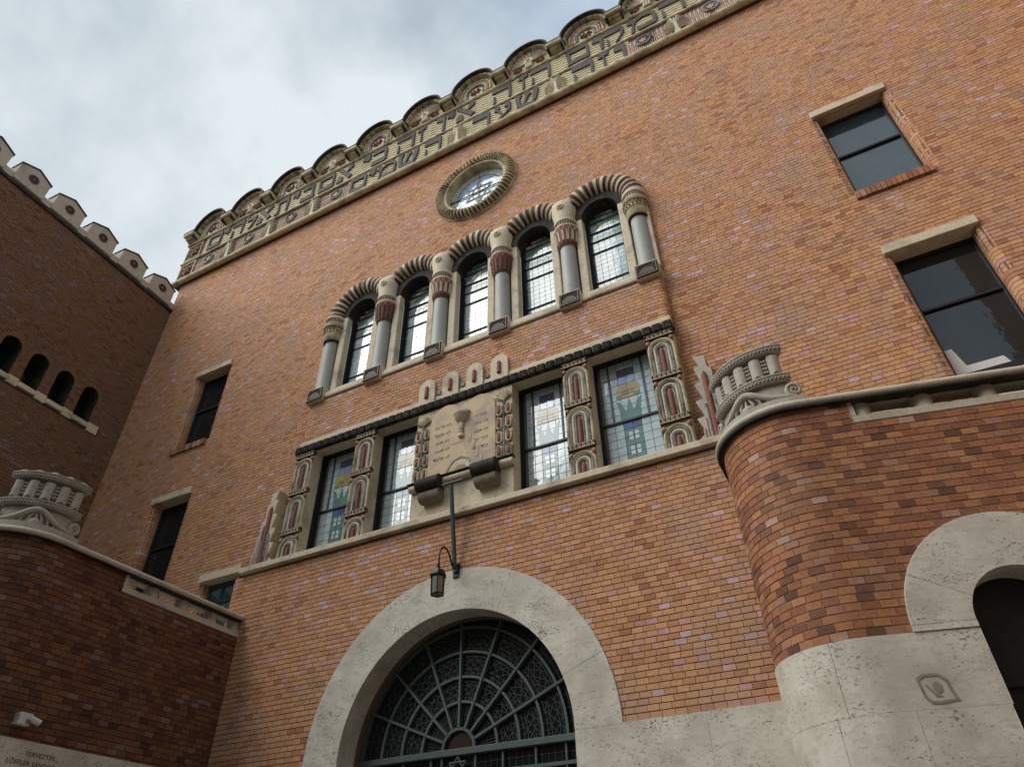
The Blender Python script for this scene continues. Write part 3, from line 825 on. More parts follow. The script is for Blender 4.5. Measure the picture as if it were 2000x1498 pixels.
knob_me = MB().ball((0, 0, 0), 0.017, 8, (1.2, 0.6, 0.8)).mesh('scroll_knob', M_GREYC, 60)
n = 45
for i in range(n):
    x = -8.43 + i * (7.10 / (n - 1))
    b = place('scroll_block', sc_me, cor, (x, -0.20, 7.157))
    place('scroll_hook', hook_me, cor, (x, -0.262, 7.157)); place('scroll_knob', knob_me, cor, (x + 0.008, -0.266, 7.15))

# ================================================================== tablet panel
TB = MB().box(-5.785, -3.97, -0.20, 0.05, ZS1, 7.065).build('tablet_panel', M_CREAM, FAC, bevel=0.01)
tp = [(-5.50, 5.66), (-4.26, 5.66), (-4.26, 6.68)]
tp += [(-4.57 + 0.31 * math.cos(a), 6.68 + 0.37 * math.sin(a)) for a in np.linspace(0, PI, 14)][1:]
tp += [(-5.19 + 0.31 * math.cos(a), 6.68 + 0.37 * math.sin(a)) for a in np.linspace(0, PI, 14)][1:]
MB().prism(tp, -0.235, -0.201).build('tablet', M_TABLET, TB, bevel=0.01)
mb = MB()
for sx in (-1, 1):
    x = X0 + sx * 0.765
    mb.tube([(x, -0.215, 5.66), (x, -0.215, 6.9)], 0.022, 6)
    for z in np.arange(5.69, 6.7, 0.262):
        mb.tube([(x - 0.10, -0.213, z + 0.012), (x - 0.04, -0.213, z - 0.012), (x, -0.213, z - 0.01), (x + 0.04, -0.213, z - 0.012), (x + 0.10, -0.213, z + 0.012)], 0.016, 6)
mb.build('stem', M_GREYC, TB, 50)
POD = MB()
pts = [(-0.042, 0, 0.0), (-0.042, 0, 0.11)] + arcpts(0, 0.11, 0.042, PI, 0, 8, 0) + [(0.042, 0, 0.11), (0.042, 0, 0.0)] + arcpts(0, 0.0, 0.042, 0, -PI, 8, 0)
POD = POD.tube(pts, 0.018, 6).mesh('pod', M_CREAM2, 50)
SEED = MB().tube([(0, 0, -0.015), (0, 0, 0.0), (0, 0, 0.11), (0, 0, 0.125)], [0.014, 0.026, 0.026, 0.014], 8).mesh('seed', M_RED, 60)
for sx in (-1, 1):
    for dx in (-0.083, 0.083):
        for k in range(4):
            if k == 4 and dx * sx < 0: continue
            p = (X0 + sx * 0.765 + dx, -0.222, 5.75 + k * 0.262)
            place('pod', POD, TB, p); place('seed', SEED, TB, p)
        if dx * sx > 0: pass
    mb = MB()
    for k in range(7):                                   # palm fronds over the pods
        a = R_(20 + k * 24); cx, cz = X0 + sx * 0.765, 6.80
        c, s_ = math.cos(a), math.sin(a)
        l = 0.17
        mb.tube([(cx, -0.225, cz - 0.03), (cx + sx * c * l * 0.6, -0.235, cz + s_ * l * 0.75), (cx + sx * c * l, -0.225, cz + s_ * l)], [0.012, 0.021, 0.010], 6)
    mb.build('frond', M_CREAM2, TB, 50)
# torch
mb = MB()
mb.lathe(X0, -0.245, [(0.02, 6.28), (0.05, 6.30), (0.052, 6.34), (0.032, 6.37), (0.046, 6.39), (0.030, 6.42), (0.046, 6.45), (0.030, 6.47), (0.05, 6.53), (0.035, 6.57), (0.10, 6.63), (0.125, 6.70), (0.135, 6.72), (0.10, 6.725)], 14)
mb.build('torch', M_CREAM, TB, 50)
mb = MB()
for k in range(7):
    a = R_(30 + k * 20)
    mb.tube([(X0 + 0.07 * math.cos(a), -0.25, 6.72), (X0 + 0.15 * math.cos(a), -0.26, 6.74 + 0.07 * math.sin(a)), (X0 + 0.10 * math.cos(a), -0.25, 6.75 + 0.15 * math.sin(a))], [0.03, 0.034, 0.01], 6)
mb.build('flame', M_CREAM, TB, 50)
# rising step strokes, broken line, sun disc
for i in range(4):
    x = X0 + 0.15 + i * 0.068; z = 6.16 - i * 0.155
    MB().prism([(x - 0.017, z), (x + 0.017, z), (x + 0.04, z + 0.16), (x + 0.008, z + 0.16)], -0.241, -0.236).build('stroke', M_CREAM2, TB)
MB().box(X0 - 0.22, X0 + 0.06, -0.240, -0.2355, 6.215, 6.245).build('stroke', M_TABLET, TB)
mb = MB(); mb.band(X0, 5.67, 0.235, 0.262, 0, PI, -0.246, -0.2355, 20); mb.build('sun_rim', M_CREAM2, TB)
pl = []
for k in range(19):
    a = PI * k / 18; r = 0.225 if k % 2 == 0 else 0.175; pl.append((X0 + r * math.cos(a), 5.67 + r * math.sin(a)))
MB().prism(pl, -0.243, -0.2355).build('sun_disc', M_CREAM, TB)
pl = []
for k in range(15):
    a = PI * k / 14; r = 0.125 if k % 2 == 0 else 0.095; pl.append((X0 + r * math.cos(a), 5.67 + r * math.sin(a)))
MB().prism(pl, -0.250, -0.2435).build('sun_heart', M_ROSE, TB)
# engraved lines
def text_mesh(txt, size, m, name='lettering'):
    cu = bpy.data.curves.new(name, 'FONT'); cu.body = txt; cu.size = size; cu.align_x = 'CENTER'; cu.extrude = 0.0015
    cu.space_character = 1.05
    o = bpy.data.objects.new(name, cu); COL.objects.link(o)
    dg = bpy.context.evaluated_depsgraph_get(); dg.update()
    me = bpy.data.meshes.new_from_object(o.evaluated_get(dg)); bpy.data.objects.remove(o); bpy.data.curves.remove(cu)
    me.materials.clear(); me.materials.append(m); me.name = name
    return me
def rtl(s): return s[::-1]
RIGHT_T = ['אנכי ה', 'לא יהיה', 'לא תשא', 'זכור את', 'כבד את']
LEFT_T = ['לא תרצח', 'לא תנאף', 'לא תגנב', 'לא תענה', 'לא תחמד']
for sx, rows in ((-1, LEFT_T), (1, RIGHT_T)):
    for i, tx in enumerate(rows):
        me = text_mesh(rtl(tx), 0.078, M_INK2)
        o = place('lettering', me, TB, (X0 + sx * 0.36, -0.2365, 6.60 - i * 0.155), (PI / 2, 0, 0))
# shelf with two pairs of scroll brackets
sh = MB().tube([(-5.80, -0.235, 5.575), (-3.95, -0.235, 5.575)], 0.062, 12).build('shelf', M_CREAM, TB, 50)
MB().box(-5.82, -3.93, -0.31, -0.2, 5.636, 5.655).build('shelf_slab', M_SOOT_SHADE, TB, bevel=0.004)
BRK = MB().tube([(-0.21, 0, 0), (-0.205, 0, 0), (0.205, 0, 0), (0.21, 0, 0)], [0.10, 0.118, 0.118, 0.10], 18).mesh('bracket_roll', M_SOOT_SHADE, 50)
BRK2 = MB().tube([(-0.185, 0, 0), (-0.18, 0, 0), (0.18, 0, 0), (0.185, 0, 0)], [0.09, 0.105, 0.105, 0.09], 18).mesh('bracket_roll', plain('stained_stone', (0.16, 0.135, 0.10), 0.8, 0.4, 12), 50)
for x in (-5.375, -4.385):
    place('bracket_roll', BRK, TB, (x, -0.335, 5.525)); place('bracket_roll', BRK2, TB, (x + 0.01, -0.275, 5.335))
    MB().box(x - 0.19, x + 0.19, -0.30, -0.19, 5.30, 5.52).build('bracket_body', M_SOOT_SHADE, TB, bevel=0.02)
# rounded tabs above the cornice
for a, b in ((-5.82, -5.46), (-5.34, -4.98), (-4.86, -4.50), (-4.38, -4.02)):
    cx = (a + b) / 2; w = 0.165
    tb = MB().prism(archpoly(cx, w, 7.25, 7.62, w, 12), -0.215, -0.10).build('tab', M_CREAM, FAC, bevel=0.012)
    MB().tube([(cx, -0.222, 7.38), (cx, -0.222, 7.60), (cx, -0.222, 7.64)], [0.038, 0.038, 0.012], 8).build('red_rod', M_RED, tb, 50)
for cx in (-5.40, -4.92, -4.44):
    MB().box(cx - 0.035, cx + 0.035, -0.20, -0.10, 7.385, 7.47).build('tab_link', M_GREYC, FAC, bevel=0.01)

# ================================================================== arcade
YC = -0.06
MB().box(-8.52, -1.24, -0.20, 0.22, 8.33, 8.46).build('sill', M_CREAM, FAC, bevel=0.03)
for k in range(5):
    x = ACX[k]
    a = MB(); a.prism([(x - 0.50, 8.462), (x + 0.50, 8.462), (x + 0.44, 8.56), (x - 0.44, 8.56)], -0.12, 0.05)
    a.build('sill', M_CREAM, FAC, bevel=0.008)
shaft_me = MB().lathe(0, 0, [(0.158, 8.60), (0.163, 8.63), (0.155, 8.66), (0.150, 9.3), (0.146, 9.90)], 24).mesh('column', M_COLUMN, 40)
def flute(n, amp): return lambda a, z: 1 + amp * abs(math.cos(n * a / 2))
cap_red = MB().lathe(0, 0, [(0.150, 9.86), (0.166, 9.89), (0.170, 9.92), (0.180, 9.95), (0.200, 10.15), (0.222, 10.28), (0.218, 10.32), (0.185, 10.33)], 48, wave=flute(14, 0.10)).mesh('capital', M_RED, 40)
ring_rim = MB().lathe(0, 0, [(0.150, 9.88), (0.182, 9.89), (0.186, 9.92), (0.165, 9.94)], 28).mesh('capital_ring', M_SOOT_SHADE, 40)
fl = MB()
for k in range(14):
    a = 2 * PI * k / 14
    c, s_ = math.cos(a), math.sin(a)
    p = []
    for da in (-0.17, 0.17):
        p.append([(0.196 * math.cos(a + da * 0.9), 0.196 * math.sin(a + da * 0.9), 9.96), (0.222 * math.cos(a + da), 0.222 * math.sin(a + da), 10.20)])
    fl.tube([p[0][0], p[0][1], (0.243 * c, 0.243 * s_, 10.28), p[1][1], p[1][0]], 0.011, 5)
flute_me = fl.mesh('capital_leaf', M_CREAM, 50)
flute_dark = fl.mesh('capital_leaf', M_DARKB, 50)
collar = MB().lathe(0, 0, [(0.19, 10.325), (0.232, 10.34), (0.236, 10.38), (0.20, 10.41), (0.20, 10.50), (0.225, 10.52), (0.225, 10.58), (0.19, 10.60)], 28).mesh('collar', M_CREAM, 40)
bead = MB()
for k in range(26):
    a = 2 * PI * k / 26; bead.box(0.2 * math.cos(a) - 0.012, 0.2 * math.cos(a) + 0.012, 0.2 * math.sin(a) - 0.012, 0.2 * math.sin(a) + 0.012, 10.425, 10.49)
bead_me = bead.mesh('beading', M_DARKB)
# cushion over the inner columns: round below, spreading sideways above
def cushion():
    mb = MB(); vs = []; fs = []; n = 24
    prof = [(10.58, 0.205, 0.205), (10.70, 0.215, 0.215), (10.85, 0.245, 0.225), (11.0, 0.285, 0.228), (11.10, 0.30, 0.215), (11.16, 0.27, 0.17), (11.19, 0.16, 0.10)]
    for z, a, b in prof:
        for k in range(n):
            t = 2 * PI * k / n; vs.append((a * math.cos(t), b * math.sin(t), z))
    for i in range(len(prof) - 1):
        for k in range(n): fs.append((i * n + k, i * n + (k + 1) % n, (i + 1) * n + (k + 1) % n, (i + 1) * n + k))
    fs.append(tuple((len(prof) - 1) * n + k for k in range(n)))
    return mb.add(vs, fs).mesh('cushion', M_CREAM, 50)
cush = cushion()
emb = MB(); emb.band(0, 10.90, 0.045, 0.058, 0, 2 * PI, -0.245, -0.20, 14)
for k in range(8):
    a = 2 * PI * k / 8; emb.ball((0.075 * math.cos(a), -0.236, 10.90 + 0.075 * math.sin(a)), 0.012, 6)
emb.ball((0, -0.24, 10.9), 0.022, 8)
emb_me = emb.mesh('emblem', M_TABLET, 50)
BASE = MB().box(-0.19, 0.19, -0.19, 0.05, 8.27, 8.60).mesh('plinth_block', M_CREAM)
FACEB = MB().box(-0.185, 0.185, -0.0, 0.012, 0.0, 0.29)
BFACE = FACEB.mesh('relief_panel', M_SOOT_SHADE)
rb = MB()
for r in (0.03, 0.06, 0.09, 0.12):
    rb.band(0, 0.045, r - 0.008, r + 0.008, 0.05, PI - 0.05, -0.012, 0.0, 14)
rb.box(-0.17, 0.17, -0.012, 0.0, 0.02, 0.034); rb.box(-0.17, -0.157, -0.012, 0, 0.035, 0.26); rb.box(0.157, 0.17, -0.012, 0, 0.035, 0.26); rb.box(-0.17, 0.17, -0.012, 0, 0.261, 0.272)
for sg in (-1, 1): rb.ball((sg * 0.13, -0.002, 0.225), 0.02, 8)
RBOW = rb.mesh('rainbow_relief', plain('brown_relief', (0.17, 0.115, 0.085), 0.5, 0.3, 14))
for k, x in enumerate(CLX):
    c = place('column', shaft_me, FAC, (x, YC, 0))
    place('collar', collar, c); place('beading', bead_me, c)
    b = place('plinth_block', BASE, c); place('relief_panel', BFACE, c, (0, -0.203, 8.285)); place('rainbow_relief', RBOW, c, (0, -0.203, 8.285))
    place('capital_ring', ring_rim, c)
    if 0 < k < 5:
        place('capital', cap_red, c); place('cushion', cush, c); place('emblem', emb_me, c)
        place('capital_leaf', flute_me if k % 2 == 0 else flute_dark, c)
    else:
        o = place('capital', MB().lathe(0, 0, [(0.152, 9.93), (0.185, 9.98), (0.205, 10.08), (0.19, 10.10), (0.215, 10.13), (0.20, 10.18), (0.225, 10.22), (0.20, 10.25), (0.235, 10.29), (0.22, 10.33)], 28, wave=flute(20, 0.03)).mesh('capital', M_CREAM2, 40), c)
        mb = MB()
        for j in range(20):
            a = 2 * PI * j / 20; mb.ball((0.215 * math.cos(a), 0.215 * math.sin(a), 10.155), 0.02, 6); mb.ball((0.228 * math.cos(a + 0.15), 0.228 * math.sin(a + 0.15), 10.25), 0.017, 6)
        mb.build('capital_leaf', M_DARKB, c)
# archivolts: a fat roll made of striped pieces
RM, RT_ = 0.69, 0.20
def roll_piece(a0, a1, tr, m, name, n=3, k=12):
    mb = MB(); vs = []; fs = []
    for i in range(n + 1):
        a = a0 + (a1 - a0) * i / n
        for j in range(k + 1):
            t = -0.25 * PI + 1.5 * PI * j / k      # cross-section, open at the wall
            rr = RM + tr * math.cos(t); y = -tr * math.sin(t) * 0.95
            vs.append((rr * math.cos(a), y, rr * math.sin(a)))
    for i in range(n):
        for j in range(k):
            o = i * (k + 1) + j; fs.append((o, o + 1, o + k + 2, o + k + 1))
    fs += [tuple(range(k + 1)), tuple(n * (k + 1) + j for j in range(k, -1, -1))]
    return mb.add(vs, fs).mesh(name, m, 60)
NS = 30
da = PI / NS
STR = [roll_piece(-da * 0.44, da * 0.44, RT_ + e, m, 'arch_stripe', 2) for m, e in ((M_CREAM, 0.010), (M_DARKB, 0.0), (M_CREAM2, 0.010), (M_SOOT_SHADE, -0.004), (M_ROSE, 0.004), (M_SOOT_SHADE, -0.004))]
BACKR = roll_piece(0, PI, RT_ - 0.02, M_SOOT_SHADE, 'archivolt', 30)
nub = MB()
nub.box(0.78, 0.885, -0.165, -0.10, -0.012, 0.012); nub_me = nub.mesh('arch_key', M_CREAM)
for ai, x in enumerate(ACX):
    ar = place('archivolt', BACKR, FAC, (x, YC + 0.02, SPR + 0.03))
    for i in range(NS):
        a = da * (i + 0.5)
        deg = math.degrees(a)
        if (deg < 38 and ai < 4) or (deg > 142 and ai > 0):
            if (deg < 34 and ai < 4) or (deg > 146 and ai > 0): continue
        m = STR[(i * 1) % 6]
        place('arch_stripe', m, ar, (0, 0, 0), (0, -a, 0))
    for sg in (-1, 1):
        if (sg > 0 and ai < 4) or (sg < 0 and ai > 0): continue
    # window in the arch
    rev_poly = archpoly(x, 0.355, 8.56, SPR, 0.355, 20)
    jm = MB()
    for sg in (-1, 1): jm.box(x + sg * 0.43 - 0.075, x + sg * 0.43 + 0.075, -0.075, 0.09, 8.56, SPR + 0.1)
    jm.build('window_jamb', M_CREAM, FAC, bevel=0.02)
    wz0, wz1 = 8.56, SPR + 0.355
    win = MB().prism(archpoly(x, 0.362, 8.56, SPR, 0.362, 20), 0.214, 0.228).build('leaded_window', M_LEAD, FAC)
    MB().band(x, SPR, 0.353, 0.56, 0, PI, -0.08, 0.22, 20).build('arch_head', M_SOOT_SHADE, win)  # near-black colour holds both soot and the shade under the arch
    reveal(archpoly(x, 0.358, 8.556, SPR, 0.358, 20), 0.085, 0.225, 'shade_reveal', M_BLACK, win)  # black reveal carries the deep opening's shade in its colour
    cols = [-0.352, -0.292, -0.175, -0.058, 0.058, 0.175, 0.292, 0.352]; ph = 0.112
    gm = G_CLEAR if ai > 2 else G_BRIGHT  # left windows' bright sky reflection put into a paler pane colour
    for r in range(21):
        za = 8.575 + r * ph; zb = za + ph - 0.0075
        for c in range(7):
            xa, xb = x + cols[c] + 0.00375, x + cols[c + 1] - 0.00375
            m = gm
            if c in (0, 6): m = (G_BLUE, G_BRN, G_BLUE, G_BRN, G_TAN)[(r + c) % 5] if ai > 2 else (G_SKYB, G_GREY)[r % 2]
            if za > 10.12 and zb < 10.36 and 0 < c < 6: m = G_TEAL if ai > 2 else G_GREY
            if za > 10.40 and 0 < c < 6: m = (G_GREY, G_TEAL, gm, G_GRN, G_TAN)[(r * 3 + c * 2 + ai) % 5]
            dz = zb - SPR; far = max(abs(xa - x), abs(xb - x))
            if dz > 0 and math.hypot(dz, far) > 0.352: 
                near = min(abs(xa - x), abs(xb - x))
                if math.hypot(max(za - SPR, 0), near) > 0.30: continue
                h = math.sqrt(max(0.352 ** 2 - far ** 2, 0.0)) + SPR - za
                if h < 0.02: continue
                zb = za + min(h, zb - za)
            place('pane', pane_mesh(xb - xa, zb - za, m), win, (xa, 0.208, za))
    for zb in (8.575 + 4 * ph, 8.575 + 11 * ph, 10.115, 10.37):
        MB().box(x - 0.355, x + 0.355, 0.182, 0.207, zb - 0.016, zb - 0.001).build('bar', M_IRON, win)
    for k_ in range(4):
        xx = x - 0.23 + k_ * 0.153
        MB().band(xx, 10.30, 0.05, 0.062, PI * 1.05, PI * 1.95, 0.202, 0.207, 8).build('garland', G_WHITE, win)
    MB().prism([(x - 0.355, 8.56), (x - 0.31, 8.56), (x - 0.31, SPR), (x - 0.355, SPR)], 0.19, 0.207).build('frame', M_IRON, win)
    MB().prism([(x + 0.325, 8.56), (x + 0.355, 8.56), (x + 0.355, SPR), (x + 0.325, SPR)], 0.19, 0.207).build('frame', M_IRON, win)
for x in (CLX[0] - 0.175, CLX[5] + 0.175):
    MB().box(x - 0.035, x + 0.035, -0.10, 0.02, 8.6, SPR - 0.2).build('edge_strip', M_CREAM, FAC, bevel=0.01)

# ================================================================== round star window
cx, cz = ROUND
rw = MB(); rw.band(cx, cz, 0.745, 0.80, 0, 2 * PI, -0.10, 0.16, 56)
rw = rw.build('round_window', M_CREAM2, FAC, 40)
mb = MB(); mb.band(cx, cz, 0.80, 1.0, 0, 2 * PI, -0.05, 0.02, 56); mb.build('ring_bed', M_SOOT_SHADE, rw)
mb = MB(); mb.band(cx, cz, 1.0, 1.04, 0, 2 * PI, -0.04, 0.02, 56); mb.build('ring_edge', M_CREAM2, rw)
RIDGE = MB()
pts = []
for j in range(9):
    t = PI * j / 8
    pts.append((0.905 + 0.098 * math.cos(t), -0.05 - 0.13 * math.sin(t), 0.012 * math.cos(t)))
RIDGE.tube(pts, 0.024, 7)
RIDGE = RIDGE.mesh('ring_rib', M_CREAM2, 60)
for k in range(64):
    place('ring_rib', RIDGE, rw, (cx, 0, cz), (0, -2 * PI * k / 64, 0))
MB().prism(circ(cx, cz, 0.746, 48), 0.135, 0.15).build('lead_sheet', M_LEAD, rw)
GYR = 0.129
def ringpanes(ra, rb, n, mats, a_off=0.0):
    gap = 0.005
    for k in range(n):
        a0 = 2 * PI * k / n + a_off + gap / rb; a1 = 2 * PI * (k + 1) / n + a_off - gap / rb
        MB().band(cx, cz, ra + 0.004, rb - 0.004, a0, a1, GYR, GYR + 0.006, max(2, 48 // n)).build('pane', mats[k % len(mats)], rw)
ringpanes(0.655, 0.745, 30, [G_WHITE, G_BRIGHT, G_CLEAR])
ringpanes(0.585, 0.655, 30, [G_BRIGHT, G_WHITE], 0.1)
ringpanes(0.535, 0.585, 24, [G_GREY])
ringpanes(0.495, 0.535, 24, [G_WHITE])
MB().prism(circ(cx, cz, 0.49, 40), GYR + 0.003, GYR + 0.006).build('pane', G_SKYB, rw)
for k in range(6):
    a = PI / 6 + k * PI / 3
    MB().band(cx + 0.33 * math.cos(a), cz + 0.33 * math.sin(a), 0, 0.085, 0, 2 * PI, GYR, GYR + 0.0028, 10).build('pane', G_GRN, rw)
hexp = [(cx + 0.20 * math.cos(PI / 6 + k * PI / 3), cz + 0.20 * math.sin(PI / 6 + k * PI / 3)) for k in range(6)]
MB().prism(hexp, GYR - 0.002, GYR + 0.001).build('pane', G_GREY, rw)
for st in (0, 1):
    for k in range(3):
        a, b = R_(90 + 180 * st + 120 * k), R_(210 + 180 * st + 120 * k)
        pa = (cx + 0.36 * math.cos(a), GYR - 0.004 - 0.003 * st, cz + 0.36 * math.sin(a)); pb = (cx + 0.36 * math.cos(b), GYR - 0.004 - 0.003 * st, cz + 0.36 * math.sin(b))
        MB().tube([pa, pb], 0.017, 4).build('star_band', G_WHITE, rw)
MB().box(cx - 0.745, cx + 0.745, GYR - 0.03, GYR - 0.01, cz - 0.011, cz + 0.011).build('bar', M_IRON, rw)
MB().box(cx - 0.011, cx + 0.011, GYR - 0.042, GYR - 0.031, cz - 0.745, cz + 0.745).build('bar', M_GREYC, rw)

# ================================================================== frieze
YF = -0.10
FX0, FX1 = X0 - 10.27, X0 + 10.27
FR = MB().box(FX0, FX1, YF, 0.3, 15.12, 17.0).build('frieze', M_DARKB, FAC)
def moulding(z0, z1, d, m=M_CREAM2):
    mb = MB(); zc = (z0 + z1) / 2
    mb.tube([(FX0 - 0.02, YF - d * 0.3, zc), (FX1, YF - d * 0.3, zc)], (z1 - z0) / 2, 10); mb.build('moulding', m, FR, 50)
moulding(15.10, 15.27, 0.09); moulding(16.02, 16.11, 0.05); moulding(16.88, 16.99, 0.09)
# wavy ground of the letter rows
def waves(xa, xb, z0, z1):
    mb = MB()
    nz = int((z1 - z0) / 0.098)
    for i in range(nz):
        z = z0 + (i + 0.5) * (z1 - z0) / nz
        nx = max(4, int((xb - xa) / 0.042)); pts = []
        for j in range(nx + 1):
            x = xa + (xb - xa) * j / nx
            pts.append((x, z + 0.020 * math.sin(x * 2 * PI / 0.25)))
        for (ax, az), (bx, bz) in zip(pts[:-1], pts[1:]):
            mb.add([(ax, YF, az - 0.037), (bx, YF, bz - 0.037), (bx, YF - 0.018, bz - 0.028), (ax, YF - 0.018, az - 0.028), (ax, YF - 0.018, az + 0.028), (bx, YF - 0.018, bz + 0.028), (bx, YF, bz + 0.036), (ax, YF, az + 0.036)], [(0, 1, 2, 3), (3, 2, 5, 4), (4, 5, 6, 7)])
    mb.build('wave_ground', M_WAVE, FR, kind='stuff')
waves(-14.35, FX1 - 0.2, 16.12, 16.87); waves(-8.82, -0.85, 15.28, 16.01)
# letters, drawn in a unit box (x to the right, z up)
def rnd_rect(x0, x1, z0, z1): return [(x0, z0), (x1, z0), (x1, z1), (x0, z1)]
LET = {
 'he': [[(0.0, 0.70), (0.88, 0.66), (1.0, 0.80), (0.96, 0.98), (0.08, 0.98), (0.0, 0.9)], [(0.86, 0.0), (0.97, 0.0), (1.0, 0.80), (0.86, 0.72)], [(0.06, 0.0), (0.18, 0.0), (0.16, 0.48), (0.08, 0.48)]],
 'vav': [[(0.0, 0.66), (0.6, 0.62), (1.0, 0.70), (1.0, 0.98), (0.15, 0.98), (0, 0.85)], [(0.72, 0.0), (0.95, 0.0), (1.0, 0.72), (0.66, 0.66)]],
 'yod': [[(0.0, 0.62), (0.5, 0.66), (0.45, 0.52), (0.75, 0.50), (1.0, 0.66), (1.0, 0.98), (0.15, 0.98), (0, 0.86)]],
 'zayin': [[(0.0, 0.74), (0.1, 0.66), (0.9, 0.76), (1.0, 0.96), (0.2, 0.98)], [(0.42, 0.0), (0.62, 0.0), (0.60, 0.75), (0.45, 0.72)]],
 'nunf': [[(0.0, 0.72), (0.8, 0.66), (1.0, 0.75), (1.0, 0.98), (0.12, 0.98)], [(0.70, -0.08), (0.92, -0.02), (0.98, 0.75), (0.72, 0.70)]],
 'resh': [[(0.0, 0.68), (0.85, 0.66), (1.0, 0.76), (0.96, 0.98), (0.08, 0.98), (0, 0.86)], [(0.84, 0.0), (0.96, 0.0), (1.0, 0.78), (0.84, 0.70)]],
 'memf': [[(0.0, 0.74), (0.9, 0.74), (0.98, 0.80), (0.94, 0.98), (0.08, 0.98), (0, 0.88)], [(0.04, 0.0), (0.96, 0.0), (0.98, 0.25), (0.10, 0.25)], [(0.05, 0.24), (0.17, 0.24), (0.17, 0.76), (0.03, 0.76)], [(0.86, 0.24), (0.98, 0.24), (0.99, 0.82), (0.86, 0.76)]],
 'mem': [[(0.08, 0.0), (0.20, 0.0), (0.24, 0.45), (0.34, 0.72), (0.18, 0.62)], [(0.0, 0.66), (0.30, 0.60), (0.36, 0.76), (0.2, 0.94), (0.02, 0.90)], [(0.32, 0.66), (0.55, 0.78), (0.86, 0.70), (1.0, 0.66), (0.94, 0.86), (0.70, 0.99), (0.45, 0.97), (0.28, 0.80)], [(0.88, 0.22), (1.0, 0.18), (1.0, 0.70), (0.86, 0.72)], [(0.36, 0.0), (0.94, 0.0), (1.0, 0.24), (0.30, 0.24)]],
 'qof': [[(0.0, 0.68), (0.85, 0.68), (1.0, 0.74), (0.90, 0.98), (0.1, 0.98), (0, 0.88)], [(0.84, 0.45), (1.0, 0.52), (0.98, 0.76), (0.84, 0.70)], [(0.50, 0.0), (0.62, 0.02), (1.0, 0.46), (0.86, 0.50)], [(0.10, -0.06), (0.22, -0.06), (0.20, 0.46), (0.12, 0.46)]],
 'alef': [[(0.0, 0.88), (0.22, 0.98), (1.0, 0.20), (0.80, 0.02), (0.45, 0.42)], [(0.62, 0.66), (0.78, 0.60), (1.0, 0.74), (0.98, 0.96), (0.72, 0.98)], [(0.0, 0.0), (0.38, 0.0), (0.36, 0.34), (0.16, 0.46), (0.02, 0.28)], [(0.55, 0.50), (0.64, 0.46), (0.78, 0.70), (0.70, 0.74)]],
 'lamed': [[(0.0, 0.66), (0.12, 0.62), (0.16, 1.0), (0.02, 1.0)], [(0.06, 0.60), (0.85, 0.56), (1.0, 0.66), (0.94, 0.82), (0.1, 0.80)], [(0.34, 0.0), (0.54, 0.04), (1.0, 0.62), (0.80, 0.66)]],
 'tav': [[(0.08, 0.72), (0.85, 0.70), (1.0, 0.80), (0.94, 0.98), (0.14, 0.98)], [(0.84, 0.0), (0.97, 0.0), (1.0, 0.80), (0.84, 0.72)], [(0.0, 0.0), (0.30, 0.0), (0.34, 0.22), (0.26, 0.72), (0.16, 0.72), (0.18, 0.2), (0.02, 0.16)]],
 'bet': [[(0.08, 0.70), (0.80, 0.70), (0.92, 0.78), (0.88, 0.98), (0.14, 0.98), (0.06, 0.88)], [(0.78, 0.22), (0.92, 0.22), (0.93, 0.80), (0.78, 0.74)], [(0.0, 0.0), (1.0, 0.0), (1.0, 0.24), (0.02, 0.24)]],
 'kaf': [[(0.04, 0.72), (0.80, 0.72), (1.0, 0.70), (0.92, 0.98), (0.1, 0.98)], [(0.84, 0.20), (1.0, 0.28), (1.0, 0.72), (0.84, 0.74)], [(0.04, 0.0), (0.92, 0.0), (1.0, 0.30), (0.06, 0.24)]],
 'shin': [[(0.12, 0.0), (0.80, 0.0), (0.86, 0.22), (0.14, 0.24)], [(0.08, 0.2), (0.24, 0.2), (0.20, 0.70), (0.30, 0.96), (0.02, 0.96), (0.0, 0.72)], [(0.30, 0.22), (0.42, 0.22), (0.56, 0.66), (0.68, 0.74), (0.64, 0.96), (0.40, 0.94), (0.42, 0.68)], [(0.72, 0.2), (0.88, 0.22), (1.0, 0.72), (1.0, 0.98), (0.76, 0.96), (0.78, 0.72)]],
 'ayin': [[(0.0, 0.66), (0.16, 0.62), (0.34, 0.74), (0.30, 0.96), (0.04, 0.96)], [(0.16, 0.66), (0.30, 0.66), (0.58, 0.26), (0.46, 0.22)], [(0.62, 0.68), (0.92, 0.66), (1.0, 0.78), (0.96, 0.97), (0.66, 0.96)], [(0.84, 0.3), (0.98, 0.4), (0.99, 0.72), (0.84, 0.70)], [(0.14, -0.02), (0.36, 0.02), (0.98, 0.42), (0.84, 0.48), (0.40, 0.20)]],
}
let_cache = {}
def letter(k, xa, xb, z0, h):
    w = xb - xa
    key = (k, round(w, 2))
    if key not in let_cache:
        mb = MB()
        for i, p in enumerate(LET[k]): mb.prism([(a * w, b * h) for a, b in p], YF - 0.055 - 0.0012 * i, YF - 0.001)
        let_cache[key] = mb.mesh('letter', M_LETTER)
    o = place('letter', let_cache[key], FR, (xa, 0, z0))
    b = o.modifiers.new('edge', 'BEVEL'); b.width = 0.012; b.segments = 2; b.limit_method = 'ANGLE'; b.angle_limit = R_(60)
